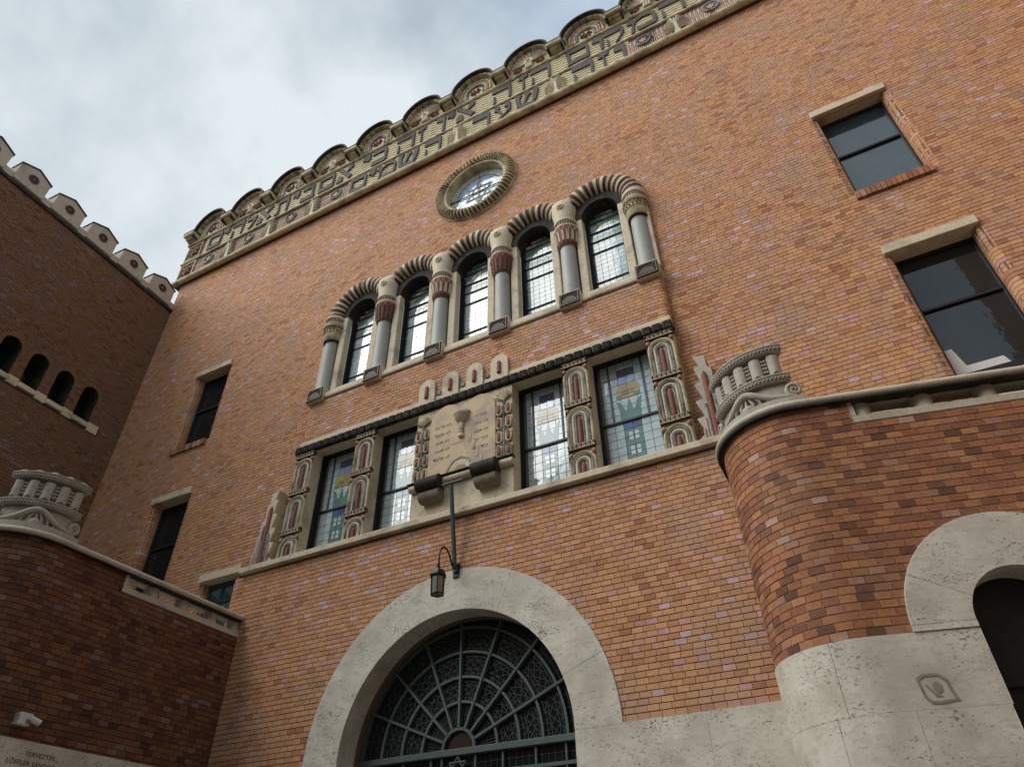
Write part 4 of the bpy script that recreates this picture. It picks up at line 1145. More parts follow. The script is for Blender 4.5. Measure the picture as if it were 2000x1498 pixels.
UPPER = [('memf', -14.19, -13.62), ('yod', -13.56, -13.33), ('he', -13.23, -12.74), ('lamed', -12.65, -12.24), ('alef', -12.20, -11.66), ('tav', -11.52, -11.02), ('yod', -10.90, -10.66), ('bet', -10.57, -10.08),
         ('memf', -9.95, -9.38), ('alef', -9.28, -8.76), ('yod', -8.42, -8.17), ('kaf', -8.12, -7.62), ('he', -7.30, -6.73), ('zayin', -6.65, -6.38), ('nunf', -6.06, -5.78), ('yod', -5.72, -5.50), ('alef', -5.45, -4.90),
         ('he', -4.40, -3.86), ('zayin', -3.67, -3.38), ('he', -3.33, -2.78), ('memf', -2.36, -1.76), ('vav', -1.68, -1.41), ('qof', -1.38, -0.88), ('mem', -0.80, -0.10), ('he', -0.02, 0.56)]
LOWER = [('memf', -8.73, -8.18), ('yod', -8.12, -7.90), ('mem', -7.85, -7.24), ('shin', -7.18, -6.55), ('he', -6.37, -5.86), ('resh', -4.96, -4.46), ('ayin', -4.34, -3.88), ('shin', -3.76, -3.14), ('he', -2.27, -1.73), ('zayin', -1.62, -1.33), ('vav', -1.22, -0.94)]
for k, a, b in UPPER: letter(k, a, b, 16.16, 0.69)
for k, a, b in LOWER: letter(k, a, b, 15.31, 0.67)
# palm trees, rosettes and reed strips of the lower row
PALM = MB()
PALM.prism([(-0.075, 0), (0.075, 0), (0.035, 0.25), (0.02, 0.52), (-0.02, 0.52), (-0.035, 0.25)], -0.055, 0)
for sg in (-1, 1):
    for k in range(8):
        z = 0.12 + k * 0.062; l = 0.30 - 0.02 * abs(k - 3); a = R_(2 + k * 9)
        PALM.tube([(sg * 0.02, -0.045, z), (sg * (0.02 + l * 0.55 * math.cos(a)), -0.06, z + l * 0.55 * math.sin(a) + 0.02), (sg * (0.02 + l * math.cos(a)), -0.035, z + l * math.sin(a) * 0.8)], [0.013, 0.017, 0.010], 5)
PALM.tube([(0, -0.045, 0.5), (0, -0.05, 0.68)], [0.018, 0.012], 5)
PALM = PALM.mesh('palm', M_CREAM, 50)
ROS = MB(); ROS.band(0, 0, 0.15, 0.185, 0, 2 * PI, -0.06, 0, 20); ROS.band(0, 0, 0.115, 0.135, 0, 2 * PI, -0.045, 0, 20)
ROS = ROS.mesh('rosette', M_GREYC, 50)
st6 = []
for k in range(12):
    a = PI / 2 + PI * k / 6; r = 0.11 if k % 2 == 0 else 0.062; st6.append((r * math.cos(a), r * math.sin(a)))
ROSC = MB().prism(st6, -0.05, 0).mesh('rosette_star', M_ROSE)
REED = MB()
REEDC = MB()
for i in range(7):
    x = -0.27 + i * 0.09
    REED.tube([(x, -0.008, 0.0), (x, -0.008, 0.30)], 0.024, 6)
    REEDC.tube([(x + 0.045, -0.006, 0.0), (x + 0.045, -0.006, 0.30)], 0.018, 6)
    REED.tube([(x, -0.006, 0.38), (x, -0.012, 0.50), (x + 0.03, -0.008, 0.58), (x + 0.055, -0.006, 0.52)], [0.02, 0.024, 0.02, 0.012], 6)
    REEDC.tube([(x + 0.045, -0.006, 0.38), (x + 0.045, -0.012, 0.53), (x + 0.07, -0.008, 0.62)], [0.018, 0.02, 0.012], 6)
REED.box(-0.32, 0.32, -0.02, 0, 0.315, 0.335)
REEDC.box(-0.32, 0.32, -0.024, 0, 0.345, 0.365)
REED = REED.mesh('reeds', M_ROSE, 50); REEDC = REEDC.mesh('reeds', M_CREAM, 50)
def reeds(x, s=1.0): 
    place('reeds', REED, FR, (x, YF, 15.28)); place('reeds', REEDC, FR, (x, YF, 15.28))
def rosette(x, z=15.66):
    place('rosette', ROS, FR, (x, YF - 0.005, z)); place('rosette_star', ROSC, FR, (x, YF - 0.005, z))
for k in range(4): rosette(-13.87 + 1.56 * k)
for k in range(3): place('palm', PALM, FR, (-13.10 + 1.56 * k, YF, 15.28))
for x in (-5.40, -2.70, 0.22, 1.78, 3.34): place('palm', PALM, FR, (x, YF, 15.28))
for x in (-0.54, 1.00, 2.56, 4.12): rosette(x)
for x in (-14.1, -13.62, -12.53, -12.02, -10.97, -10.46, -9.41, -9.02, -0.6, 0.66 - 0.9, 0.70, 1.24, 2.26, 2.80, 3.82, 4.4): reeds(x)
for z in (15.64, 16.50):
    mb = MB(); mb.box(FX0 + 0.03, FX0 + 0.66, YF - 0.03, YF, z - 0.33, z - 0.29); mb.box(FX0 + 0.03, FX0 + 0.66, YF - 0.03, YF, z + 0.29, z + 0.33)
    mb.box(FX0 + 0.03, FX0 + 0.07, YF - 0.03, YF, z - 0.285, z + 0.285); mb.box(FX0 + 0.62, FX0 + 0.66, YF - 0.03, YF, z - 0.285, z + 0.285); mb.build('corner_frame', M_CREAM2, FR)
    mb = MB()
    for k in range(6):
        a = k * PI / 3 + 0.3; mb.tube([(FX0 + 0.345 + 0.05 * math.cos(a), YF - 0.02, z + 0.05 * math.sin(a)), (FX0 + 0.345 + 0.15 * math.cos(a), YF - 0.05, z + 0.15 * math.sin(a)), (FX0 + 0.345 + 0.22 * math.cos(a + .35), YF - 0.02, z + 0.22 * math.sin(a + .35))], [0.03, 0.04, 0.015], 6)
    mb.build('corner_flower', M_ROSE, FR, 50)

# ---- cresting: corbels and round arches
corb = MB()
for i in range(3):
    corb.tube([(-0.205, -0.09 - i * 0.10, 17.055 + i * 0.042), (0.205, -0.09 - i * 0.10, 17.055 + i * 0.042)], 0.054, 10)
corb.add([(s_, y, z) for s_ in (-0.203, 0.203) for y, z in ((-0.03, 17.0), (-0.10, 17.01), (-0.335, 17.14), (-0.345, 17.20), (0.3, 17.20), (0.3, 17.0))],
         [(0, 1, 2, 3, 4, 5), (11, 10, 9, 8, 7, 6), (0, 6, 7, 1), (1, 7, 8, 2), (2, 8, 9, 3), (3, 9, 10, 4)])
CORB = corb.mesh('corbel', M_CREAM2, 40)
TOPC = MB().box(-0.212, 0.212, -0.352, 0.3, 17.201, 17.235).mesh('corbel_cap', M_SOOT_SHADE)
RC = 0.575
tym = MB().prism(archpoly(0, RC, 17.0, 17.24, RC, 20), -0.06, 0.3).mesh('crest_arch', M_CREAM2)
rim = MB()
rim.band(0, 17.24, RC, RC + 0.05, 0, PI, -0.30, 0.3, 24); rim.box(-RC - 0.05, -RC, -0.30, 0.3, 17.0, 17.24); rim.box(RC, RC + 0.05, -0.30, 0.3, 17.0, 17.24)
RIM = rim.mesh('crest_rim', M_SOOT_SHADE)
rim2 = MB()
for k in range(9):
    a0 = PI * (k + 0.06) / 9; a1 = PI * (k + 0.94) / 9; rim2.band(0, 17.24, RC - 0.055, RC - 0.001, a0, a1, -0.20, -0.06, 4)
RIM2 = rim2.mesh('crest_stones', M_CREAM2)
petal = MB()
for k in range(11):
    a = R_(8 + k * 16.4); c, s_ = math.cos(a), math.sin(a)
    for w in (-0.030, 0.030):
        pass
    def q(r, w): return (r * c - w * s_, -0.10, 17.26 + r * s_ + w * c)
    petal.tube([q(0.12, -0.012), q(0.40, -0.040), q(0.455, -0.025), q(0.465, 0), q(0.455, 0.025), q(0.40, 0.040), q(0.12, 0.012)], 0.016, 5)
PETAL = petal.mesh('shell_ribs', M_CREAM, 50)
pin = MB()
for k in range(11):
    a = R_(8 + k * 16.4); c, s_ = math.cos(a), math.sin(a)
    pin.tube([(0.14 * c, -0.075, 17.26 + 0.14 * s_), (0.40 * c, -0.075, 17.26 + 0.40 * s_)], [0.012, 0.03], 5)
PIN = pin.mesh('shell_fill', M_ROSE, 50)
ped = MB(); ped.prism([(-0.10, 17.0), (0.10, 17.0), (0.10, 17.20), (-0.10, 17.20)], -0.11, -0.06)
for i in range(3): ped.tube([(-0.06 + i * 0.06, -0.12, 17.0), (-0.06 + i * 0.06, -0.12, 17.19)], 0.024, 6)
ped.prism([(-0.13, 17.205), (0.13, 17.205), (0.10, 17.36), (0, 17.40), (-0.10, 17.36)], -0.14, -0.06)
PED = ped.mesh('pedestal', M_CREAM, 50)
EYEM = MB().ball((0, -0.14, 17.29), 0.055, 8, (1.2, 0.5, 0.8)).mesh('pedestal_boss', M_ROSE, 60)
def flower_mesh(x, z, r):
    mb = MB()
    for k in range(7):
        a = 2 * PI * k / 7
        mb.tube([(x + 0.3 * r * math.cos(a), -0.08, z + 0.3 * r * math.sin(a)), (x + r * math.cos(a), -0.10, z + 0.8 * r * math.sin(a)), (x + 0.8 * r * math.cos(a + 0.5), -0.075, z + 0.8 * r * math.sin(a + 0.5))], [0.016, 0.024, 0.01], 5)
    mb.ball((x, -0.08, z), r * 0.3, 8)
    return mb.mesh('flower', M_RED, 50)
FLL, FLR, FLC = flower_mesh(-0.31, 17.11, 0.115), flower_mesh(0.31, 17.11, 0.115), flower_mesh(0, 17.16, 0.15)
NEST = []
for r, m, tr in ((0.44, M_CREAM2, 0.030), (0.365, M_ROSE, 0.028), (0.30, M_CREAM, 0.026), (0.235, M_GREYC, 0.024)):
    mb = MB()
    for k in range(7):
        a0 = PI * (k + 0.05) / 7; a1 = PI * (k + 0.95) / 7
        mb.tube([(p[0], -0.085, p[2]) for p in arcpts(0, 17.22, r, a0, a1, 4, 0)], tr, 6)
    for sg in (-1, 1): mb.tube([(sg * r, -0.085, 17.0), (sg * r, -0.085, 17.21)], tr, 6)
    NEST.append(mb.mesh('nested_arch', m, 50))
NCEN = MB().prism([(-0.19, 17.0), (0.19, 17.0), (0.19, 17.28), (0.06, 17.28), (0.06, 17.36), (-0.06, 17.36), (-0.06, 17.28), (-0.19, 17.28)], -0.075, -0.06).mesh('nested_field', M_CREAM)
for j in range(-6, 7):
    x = X0 + 1.553 * j
    ca = place('crest_arch', tym, FAC, (x, YF + 0.02, 0))
    place('crest_rim', RIM, ca); place('crest_stones', RIM2, ca)
    if j % 2:
        for n_, me in (('shell_ribs', PETAL), ('shell_fill', PIN), ('pedestal', PED), ('pedestal_boss', EYEM), ('flower', FLL), ('flower', FLR)): place(n_, me, ca)
    else:
        for me in NEST: place('nested_arch', me, ca)
        place('nested_field', NCEN, ca); place('flower', FLC, ca)
for j in range(-6, 8):
    x = X0 + 1.553 * (j - 0.5)
    cb = place('corbel', CORB, FAC, (x, YF + 0.03, 0)); place('corbel_cap', TOPC, cb)
MB().box(FX0, FX1, 0.3, 1.2, 16.5, 17.25).build('parapet', M_MORTAR, FAC)

# ================================================================== side wing
WING = thing('side_wing', 'shaded brick wing at left with pointed merlons and four small round-arched openings', 'building')
AL = 0.0419
WX = -14.90
wd = (math.sin(AL) * 1.0, -math.cos(AL)); wn_ = (math.cos(AL), math.sin(AL))
P_WING = Flat((WX, 0), wd, wn_)      # s grows toward the street
def wpt(s, off, z): return (WX + wd[0] * s + wn_[0] * off, wd[1] * s + wn_[1] * off, z)
AO = [1.075 + 0.666 * k for k in range(5)]; ZA, ZAS = 9.66, 10.34; RA = 0.205
def wing_cuts(z):
    c = []
    for a in AO:
        r = RA + 0.105
        if ZA - 0.2 < z < ZAS: c.append((a - RA - 0.004, a + RA + 0.004))
        elif ZAS <= z < ZAS + r:
            q = math.sqrt(r * r - (z - ZAS) ** 2); c.append((a - q, a + q))
    if 9.45 < z < 9.66: c.append((0.55, 4.4))
    return c
wing_b = courses(0.0, 6.5, 2.9, 14.02, wing_cuts, 0.05)
M_BRICK_W = brick_mat('shaded_orange_brick', [(p, tuple(0.36 * q for q in c)) for p, c in ORANGE], 0.75, (0.14, 0.085, 0.062), 0.5)  # orange palette darkened: shade on the wing put into the brick
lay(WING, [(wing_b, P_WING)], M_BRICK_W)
def wing_obj(mb, name, m, parent, **k):
    """geometry given as (along the wall, outward, up) mapped onto the wing's wall"""
    mb.v = [wpt(x, -y, z) for x, y, z in mb.v]
    mb.f = [tuple(reversed(f)) for f in mb.f]
    return mb.build(name, m, parent, **k)
loops = [[Vector((x, z, 0)) for x, z in rect(0, 9.0, GZ, 14.05)]] + [[Vector((x, z, 0)) for x, z in archpoly(a, RA, ZA - 0.1, ZAS)] for a in AO]
tri = geometry.tessellate_polygon(loops); fl_ = [p for l in loops for p in l]
mb = MB(); fs = []
for a, b, c in tri:
    A, B, C_ = fl_[a], fl_[b], fl_[c]
    if (B.x - A.x) * (C_.y - A.y) - (B.y - A.y) * (C_.x - A.x) < 0: b, c = c, b
    fs.append((a, b, c))
mb.add([(p.x, 0.0, p.y) for p in fl_], fs); wing_obj(mb, 'mortar_bed', M_MORTAR_D, WING)
mb = MB().box(0, 9.0, 0.6, 6.0, GZ, 14.0); wing_obj(mb, 'wing_core', M_MORTAR_D, WING)
for i, a in enumerate(AO):
    poly = archpoly(a, RA, ZA, ZAS, RA, 14); n = len(poly); mb = MB()
    mb.add([(x, 0.0, z) for x, z in poly] + [(x, 0.45, z) for x, z in poly], [(k, (k + 1) % n, n + (k + 1) % n, n + k) for k in range(n)])
    o = wing_obj(mb, 'arched_opening', M_SOOT_SHADE, WING)  # reveal coloured near black for the shade inside the opening
    mb = MB().box(a - 0.25, a + 0.25, 0.42, 0.46, ZA - 0.1, ZAS + 0.3); wing_obj(mb, 'pane', G_BLACK, o)
    for k in range(13):
        a0 = PI * (k + 0.07) / 13; a1 = PI * (k + 0.93) / 13
        mb = MB(); mb.band(a, ZAS, RA, RA + 0.105, a0, a1, -0.01, 0.12, 2); v = wing_obj(mb, 'brick', M_BRICK_W, o)
        at = v.data.attributes.new('tone', 'FLOAT_VECTOR', 'POINT'); t_ = [random.uniform(0.2, 0.95), random.random(), 0.5]
        at.data.foreach_set('vector', t_ * len(v.data.vertices))
    mb = MB(); mb.prism([(a - RA, 9.50), (a + RA, 9.50), (a + RA, 9.62), (a - RA, 9.62)], -0.075, 0.42); wing_obj(mb, 'sill_stone', M_CREAM, WING, bevel=0.02)
    mb = MB().box(a + RA + 0.003, a + 0.666 - RA - 0.003, -0.045, 0.1, 9.47, 9.665); wing_obj(mb, 'sill_block', M_CREAM, WING, bevel=0.008)
mb = MB().box(AO[0] - RA - 0.27, AO[0] - RA - 0.003, -0.055, 0.1, 9.44, 9.665); wing_obj(mb, 'sill_block', M_CREAM, WING, bevel=0.008)
mb = MB().box(0, 9.0, -0.05, 0.3, 14.03, 14.13); wing_obj(mb, 'drip_course', M_SOOT_SHADE, WING)
mb = MB().box(0, 9.0, -0.035, 0.3, 14.131, 14.34); wing_obj(mb, 'parapet_stone', M_MERLON, WING, bevel=0.008)
for k in range(7):
    s = 0.565 + 0.988 * k
    pl = [(s - 0.38, 14.16), (s + 0.38, 14.16), (s + 0.38, 14.70), (s + 0.005, 14.86), (s - 0.38, 14.70)]
    mr = MB().prism(pl, -0.075, 0.30); mr = wing_obj(mr, 'merlon', M_MERLON, WING, bevel=0.006)
    mb = MB(); mb.band(s, 14.50, 0.085, 0.12, 0, 2 * PI, -0.10, -0.074, 16)
    for j in range(8):
        a = 2 * PI * j / 8; mb.ball((s + 0.058 * math.cos(a), -0.085, 14.50 + 0.058 * math.sin(a)), 0.026, 6)
    wing_obj(mb, 'rosette', M_DARKB, mr)
    mb = MB().ball((s, -0.088, 14.50), 0.024, 8); wing_obj(mb, 'rosette_boss', M_ROSE, mr)
    mb = MB(); mb.prism([(s - 0.40, 14.715), (s - 0.40, 14.69), (s + 0.005, 14.863), (s + 0.40, 14.69), (s + 0.40, 14.715), (s + 0.005, 14.893)][::-1], -0.10, 0.32); wing_obj(mb, 'merlon_cap', M_SOOT_SHADE, mr)

# ================================================================== entrance blocks (rounded corners, terraces on top)
AR = 0.2384
DR = (math.cos(AR), math.sin(AR)); NR = (math.sin(AR), -math.cos(AR))
RCN = 0.674
ZC0, ZC1 = 4.02, 4.10         # coping
ZB0, ZB1 = 3.772, 3.852       # balustrade base
def arc(c, a0, a1, n): return [(c[0] + RCN * math.cos(a), c[1] + RCN * math.sin(a)) for a in np.linspace(a0, a1, n)]
aF = math.atan2(NR[1], NR[0])        # direction of the street fronts' normal
# right block: side wall at x=-0.857 facing left, corner, street front
cRt = (-0.857 + RCN, -1.202)
ptsR = [(-0.857, 0.05), (-0.857, -0.6)] + arc(cRt, -PI, aF, 22) 
pe = ptsR[-1]; sR_arc0 = 0.05 + 1.202
ptsR.append((pe[0] + DR[0] * 0.35, pe[1] + DR[1] * 0.35)); ptsR.append((pe[0] + DR[0] * 4.5, pe[1] + DR[1] * 4.5))
P_R = Bent(ptsR, [(1.1, 1.252 + RCN * (aF + PI) + 0.05)])
sR_f = 1.252 + RCN * (aF + PI)       # s where the straight front begins (approximately)
p0R = (0.124, -1.822)
# s of a point on the front given its distance along the front from p0R
def front_s(dist):
    d0 = (p0R[0] - pe[0]) * DR[0] + (p0R[1] - pe[1]) * DR[1]
    k = np.argmin(np.hypot(P_R.p[:, 0] - pe[0], P_R.p[:, 1] - pe[1]))
    return P_R.s[k] + d0 + dist
ARCH_S, ARCH_Z, AI, AOU = front_s(1.02), 1.862, 0.391, 0.856
OPEN_S = front_s(0.33)
# left block: side wall x=-8.84 facing right, corner, street front to the left
cLt = (-8.84 - RCN, -3.468)
ptsL = []
aE = aF
qE = (cLt[0] + RCN * math.cos(aF), cLt[1] + RCN * math.sin(aF))
ptsL.append((qE[0] - DR[0] * 4.0, qE[1] - DR[1] * 4.0)); ptsL.append((qE[0] - DR[0] * 0.3, qE[1] - DR[1] * 0.3))
ptsL += arc(cLt, aF, 0, 22) + [(-8.84, -2.9), (-8.84, 0.05)]
P_L = Bent(ptsL, [(3.85, 4.0 + RCN * (-aF) + 0.15)])
LEN_L = P_L.len
def side_s(y): return LEN_L - (0.05 - y)
OPEN_L = side_s(-2.43)

def ribbon(path, s0, s1, z0, z1, off0, off1, name, m, parent, step=0.06, bevel=0, rounded=False):
    n = max(2, int((s1 - s0) / step)); q = np.linspace(s0, s1, n + 1)
    f = path.at(q, np.full(n + 1, off0)); k = path.at(q, np.full(n + 1, off1))
    mb = MB(); m_ = n + 1
    if rounded:
        h = (z1 - z0) / 2; zc = (z0 + z1) / 2; prof = [(off1, z0)] + [(off0 - h + h * math.cos(a), zc + h * math.sin(a)) for a in np.linspace(-PI / 2, PI / 2, 7)] + [(off1, z1)]
    else: prof = [(off1, z0), (off0, z0), (off0, z1), (off1, z1)]
    vs = []
    for o_, z in prof:
        pp = path.at(q, np.full(m_, o_)); vs += [(p[0], p[1], z) for p in pp]
    P_ = len(prof); fs = []
    for i in range(P_):
        j = (i + 1) % P_
        for t in range(n): fs.append((i * m_ + t, i * m_ + t + 1, j * m_ + t + 1, j * m_ + t))
    fs.append(tuple(i * m_ for i in range(P_ - 1, -1, -1))); fs.append(tuple(i * m_ + n for i in range(P_)))
    mb.add(vs, fs)
    return mb.build(name, m, parent, 35 if rounded else None, bevel)
def block(name, label, path, cutf, open_rng, bal, hidden, bricks_m, mortar, stone_cut, stone_z, splits, s_end):
    T = thing(name, label, 'building')
    lst = courses(0.0, path.len, ZT + 0.004, ZC0 - 0.012, cutf, 0.03)
    lay(T, [(lst, path)], bricks_m, hidden)
    return T
def cutsR(z):
    c = []
    d = z - ARCH_Z
    if abs(d) < AOU - 0.02:
        q = math.sqrt((AOU - 0.02) ** 2 - d * d); c.append((ARCH_S - q, ARCH_S + q))
    if z > ZB0 - 0.02: c.append((OPEN_S, P_R.len))
    return c
def cutsL(z):
    return [(OPEN_L, LEN_L)] if z > ZB0 - 0.02 else []
RB = block('entrance_block', 'brick entrance block at right with rounded corner and small pale stone door arch', P_R, cutsR, None, None, lambda x, y, z: False, M_BRICK_R, M_MORTAR_L, None, None, None, None)
LB = block('entrance_block', 'shaded brick entrance block at left with rounded corner, balustrade and engraved plinth', P_L, cutsL, None, None, lambda x, y, z: x < -9.3, M_BRICK_L, M_MORTAR_D, None, None, None, None)
def mortar_strip(path, s0, s1, z0, z1, m, parent):
    n = max(2, int((s1 - s0) / 0.05)); q = np.linspace(s0, s1, n + 1); p = path.at(q, np.zeros(n + 1))
    mb = MB(); mb.add([(a[0], a[1], z) for z in (z0, z1) for a in p], [(i, i + 1, n + 2 + i, n + 1 + i) for i in range(n)])
    mb.build('mortar_bed', m, parent)
mortar_strip(P_R, 0, OPEN_S, ZT - 0.1, ZC0, M_MORTAR_L, RB); mortar_strip(P_R, OPEN_S, P_R.len, ARCH_Z + 0.5, ZB0, M_MORTAR_L, RB)
mortar_strip(P_R, OPEN_S, ARCH_S - 0.55, ZT - 0.1, ARCH_Z + 0.5, M_MORTAR_L, RB); mortar_strip(P_R, ARCH_S + 0.55, P_R.len, ZT - 0.1, ARCH_Z + 0.5, M_MORTAR_L, RB)
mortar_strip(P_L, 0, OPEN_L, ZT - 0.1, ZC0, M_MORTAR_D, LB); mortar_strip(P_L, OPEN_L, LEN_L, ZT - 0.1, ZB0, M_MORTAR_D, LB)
# travertine bases
def base_course(path, s_list, z0, z1, parent, cut=None):
    for a, b in zip(s_list[:-1], s_list[1:]):
        segs = cut_interval(a + 0.0009, b - 0.0009, cut or [])
        for p, q in segs:
            if q - p > 0.05: ribbon(path, p, q, z0 + 0.0009, z1 - 0.0009, 0.016 + random.uniform(-0.0015, 0.0015), -0.25, 'plinth_stone', M_TRAV, parent, 0.05, 0.002)
dcut = [(ARCH_S - AI, ARCH_S + AI)]
base_course(P_R, [0.0, front_s(-0.47), front_s(0.9), ARCH_S + AOU + 0.2, P_R.len], 1.262, ZT, RB, dcut)
base_course(P_R, [0.0, 1.2, front_s(-0.56), front_s(-0.02), front_s(0.62), front_s(1.6), P_R.len], 0.60, 1.262, RB, dcut)
base_course(P_R, [0.0, 1.0, front_s(-0.3), front_s(0.5), front_s(1.8), P_R.len], -0.2, 0.60, RB, dcut)
base_course(P_R, [0.0, 1.3, front_s(-0.4), front_s(0.4), front_s(1.7), P_R.len], GZ, -0.2, RB, dcut)
sl = [0.0, 2.4, 4.3, side_s(-3.15), side_s(-2.42), side_s(-1.1), LEN_L]
for z0, z1, sh_ in ((1.18, ZT + 0.04, 0.0), (0.45, 1.18, 0.3), (-0.3, 0.45, 0.0), (GZ, -0.3, 0.3)):
    base_course(P_L, [0.0] + [s + sh_ for s in sl[1:-1]] + [LEN_L], z0, z1, LB)
# right door arch
def front_obj(mb, name, m, parent, **k):
    """geometry in (along the front, outward = -y, up) mapped onto the right block's front"""
    o0 = np.array(p0R)
    mb.v = [(p0R[0] + DR[0] * (x - front_s(0)) - NR[0] * y, p0R[1] + DR[1] * (x - front_s(0)) - NR[1] * y, z) for x, y, z in mb.v]
    return mb.build(name, m, parent, **k)
for a0, a1 in ((0, 62), (62, 152), (152, 180)):
    mb = MB(); mb.band(ARCH_S, ARCH_Z - (0.047 if a0 == 0 or a1 == 180 else 0), AI, AOU, R_(a0) + 0.003, R_(a1) - 0.003, -0.024, 0.28, 18) if False else MB()
    mb.band(ARCH_S, ARCH_Z, AI, AOU, R_(a0) + 0.0012, R_(a1) - 0.0012, -0.024, 0.28, 18)
    front_obj(mb, 'arch_stone', M_TRAV, RB, bevel=0.003)
for sg in (-1, 1):
    xa, xb = sorted((ARCH_S + sg * AI, ARCH_S + sg * AOU)); mb = MB().box(xa, xb, -0.024, 0.28, ZT + 0.001, ARCH_Z - 0.0012); front_obj(mb, 'arch_stone', M_TRAV, RB)
mb = MB().box(ARCH_S - 0.5, ARCH_S + 0.5, 0.24, 0.3, GZ, 2.4); od = front_obj(mb, 'side_door', M_IRON, RB)
for z in (1.42, 0.6):
    mb = MB().box(ARCH_S - 0.38, ARCH_S + 0.38, 0.205, 0.239, z, z + 0.05); front_obj(mb, 'door_rail', M_IRON, od)
# stencilled mark on the stone
def blob(pts): return [(ARCH_S - 0.86 + a * 0.105, 1.40 + b * 0.105) for a, b in pts]
mk = MB()
outer = [(-1, .75), (-.55, 1), (.55, 1), (1, .6), (1.15, -.3), (1.35, -.85), (.9, -.9), (.2, -1.0), (-.5, -.95), (-.85, -.55), (-.9, 0)]
inner = [(-.82, .6), (-.45, .82), (.48, .82), (.83, .5), (.95, -.3), (1.1, -.72), (.8, -.75), (.2, -.82), (-.4, -.78), (-.68, -.45), (-.74, 0)]
no = len(outer); O_, I_ = blob(outer), blob(inner)
mk.add([(x, -0.0185, z) for x, z in O_] + [(x, -0.0185, z) for x, z in I_], [(i, (i + 1) % no, no + (i + 1) % no, no + i) for i in range(no)])
mk.prism(blob([(-.05, .35), (.25, .5), (.5, .2), (.45, -.2), (.15, -.3), (-.1, 0)]), -0.0186, -0.0184)
mk.prism(blob([(-.55, .3), (-.45, .32), (-.05, -.25), (.3, -.45), (.35, -.55), (-.1, -.5)]), -0.0186, -0.0184)
front_obj(mk, 'stencil_mark', M_MARK, RB)
# copings, balustrades
def terrace(path, T, c0, c1, o0, o1, bal, jamb_side):
    ribbon(path, c0, c1, ZC0, ZC1, 0.085, -0.24, 'coping', M_COPING, T, 0.05, 0, True)
    ribbon(path, c0, c1, ZC0 - 0.014, ZC0 - 0.001, 0.066, -0.05, 'coping_shade_strip', M_SOOT_SHADE, T, 0.05)  # thin dark strip added as the shadow under the coping
    ribbon(path, o0, o1, ZB0, ZB1, 0.012, -0.26, 'parapet_base', M_COPING, T, 0.3, 0.006)
    for s in bal:
        p = path.at(np.array([s]), np.array([-0.12]))[0]
        MB().lathe(p[0], p[1], [(0.108, ZB1), (0.112, ZB1 + 0.02), (0.102, ZB1 + 0.05), (0.100, ZC0 - 0.001)], 18).build('baluster', M_COPING, T, 40)
    ribbon(path, jamb_side, jamb_side + 0.045, ZB1 + 0.001, ZC0 - 0.001, 0.010, -0.24, 'jamb_stone', M_COPING, T, 0.05, 0.004)
terrace(P_R, RB, 0.12, P_R.len, OPEN_S, P_R.len, [front_s(0.46 + 0.555 * k) for k in range(7)][0:], OPEN_S)
terrace(P_L, LB, 0.0, LEN_L - 0.38, OPEN_L, LEN_L - 0.30, [side_s(y) for y in (-1.90, -1.36, -0.81, -0.28 - 0.06)], OPEN_L)
ribbon(P_R, OPEN_S - 0.05, P_R.len, 3.62, ZC0 - 0.016, -0.235, -0.262, 'baluster_shade_panel', M_SOOT_SHADE, RB, 0.3)  # added dark panel, stands in for the shade behind the balusters
# roofs of the blocks
mb = MB(); pr = [P_R.at(np.array([s]), np.array([-0.2]))[0] for s in np.linspace(0.1, P_R.len, 30)]
mb.add([(p[0], p[1], 3.60) for p in pr] + [(5.0, 0.0, 3.60)], [tuple(range(31))]); mb.build('terrace_floor', M_COPING, RB)
mb = MB(); pr = [P_L.at(np.array([s]), np.array([-0.2]))[0] for s in np.linspace(0.0, LEN_L - 0.1, 30)]
mb.add([(p[0], p[1], 3.60) for p in pr] + [(-13.4, 0.0, 3.60)], [tuple(range(31))]); mb.build('terrace_floor', M_COPING, LB)
# engraved names of the makers on the plinth
for tx, y, z, sz in (('TERVEZTÉK', -2.70, 1.706, 0.068), ('LÖFFLER SÁNDOR', -2.775, 1.615, 0.068), ('ÉS', -2.72, 1.530, 0.068), ('LÖFFLER BÉLA', -2.76, 1.44, 0.068)):
    me = text_mesh(tx, sz, M_INK); o = place('lettering', me, LB, (-8.84 + 0.0185, y, z), (PI / 2, 0, PI / 2))

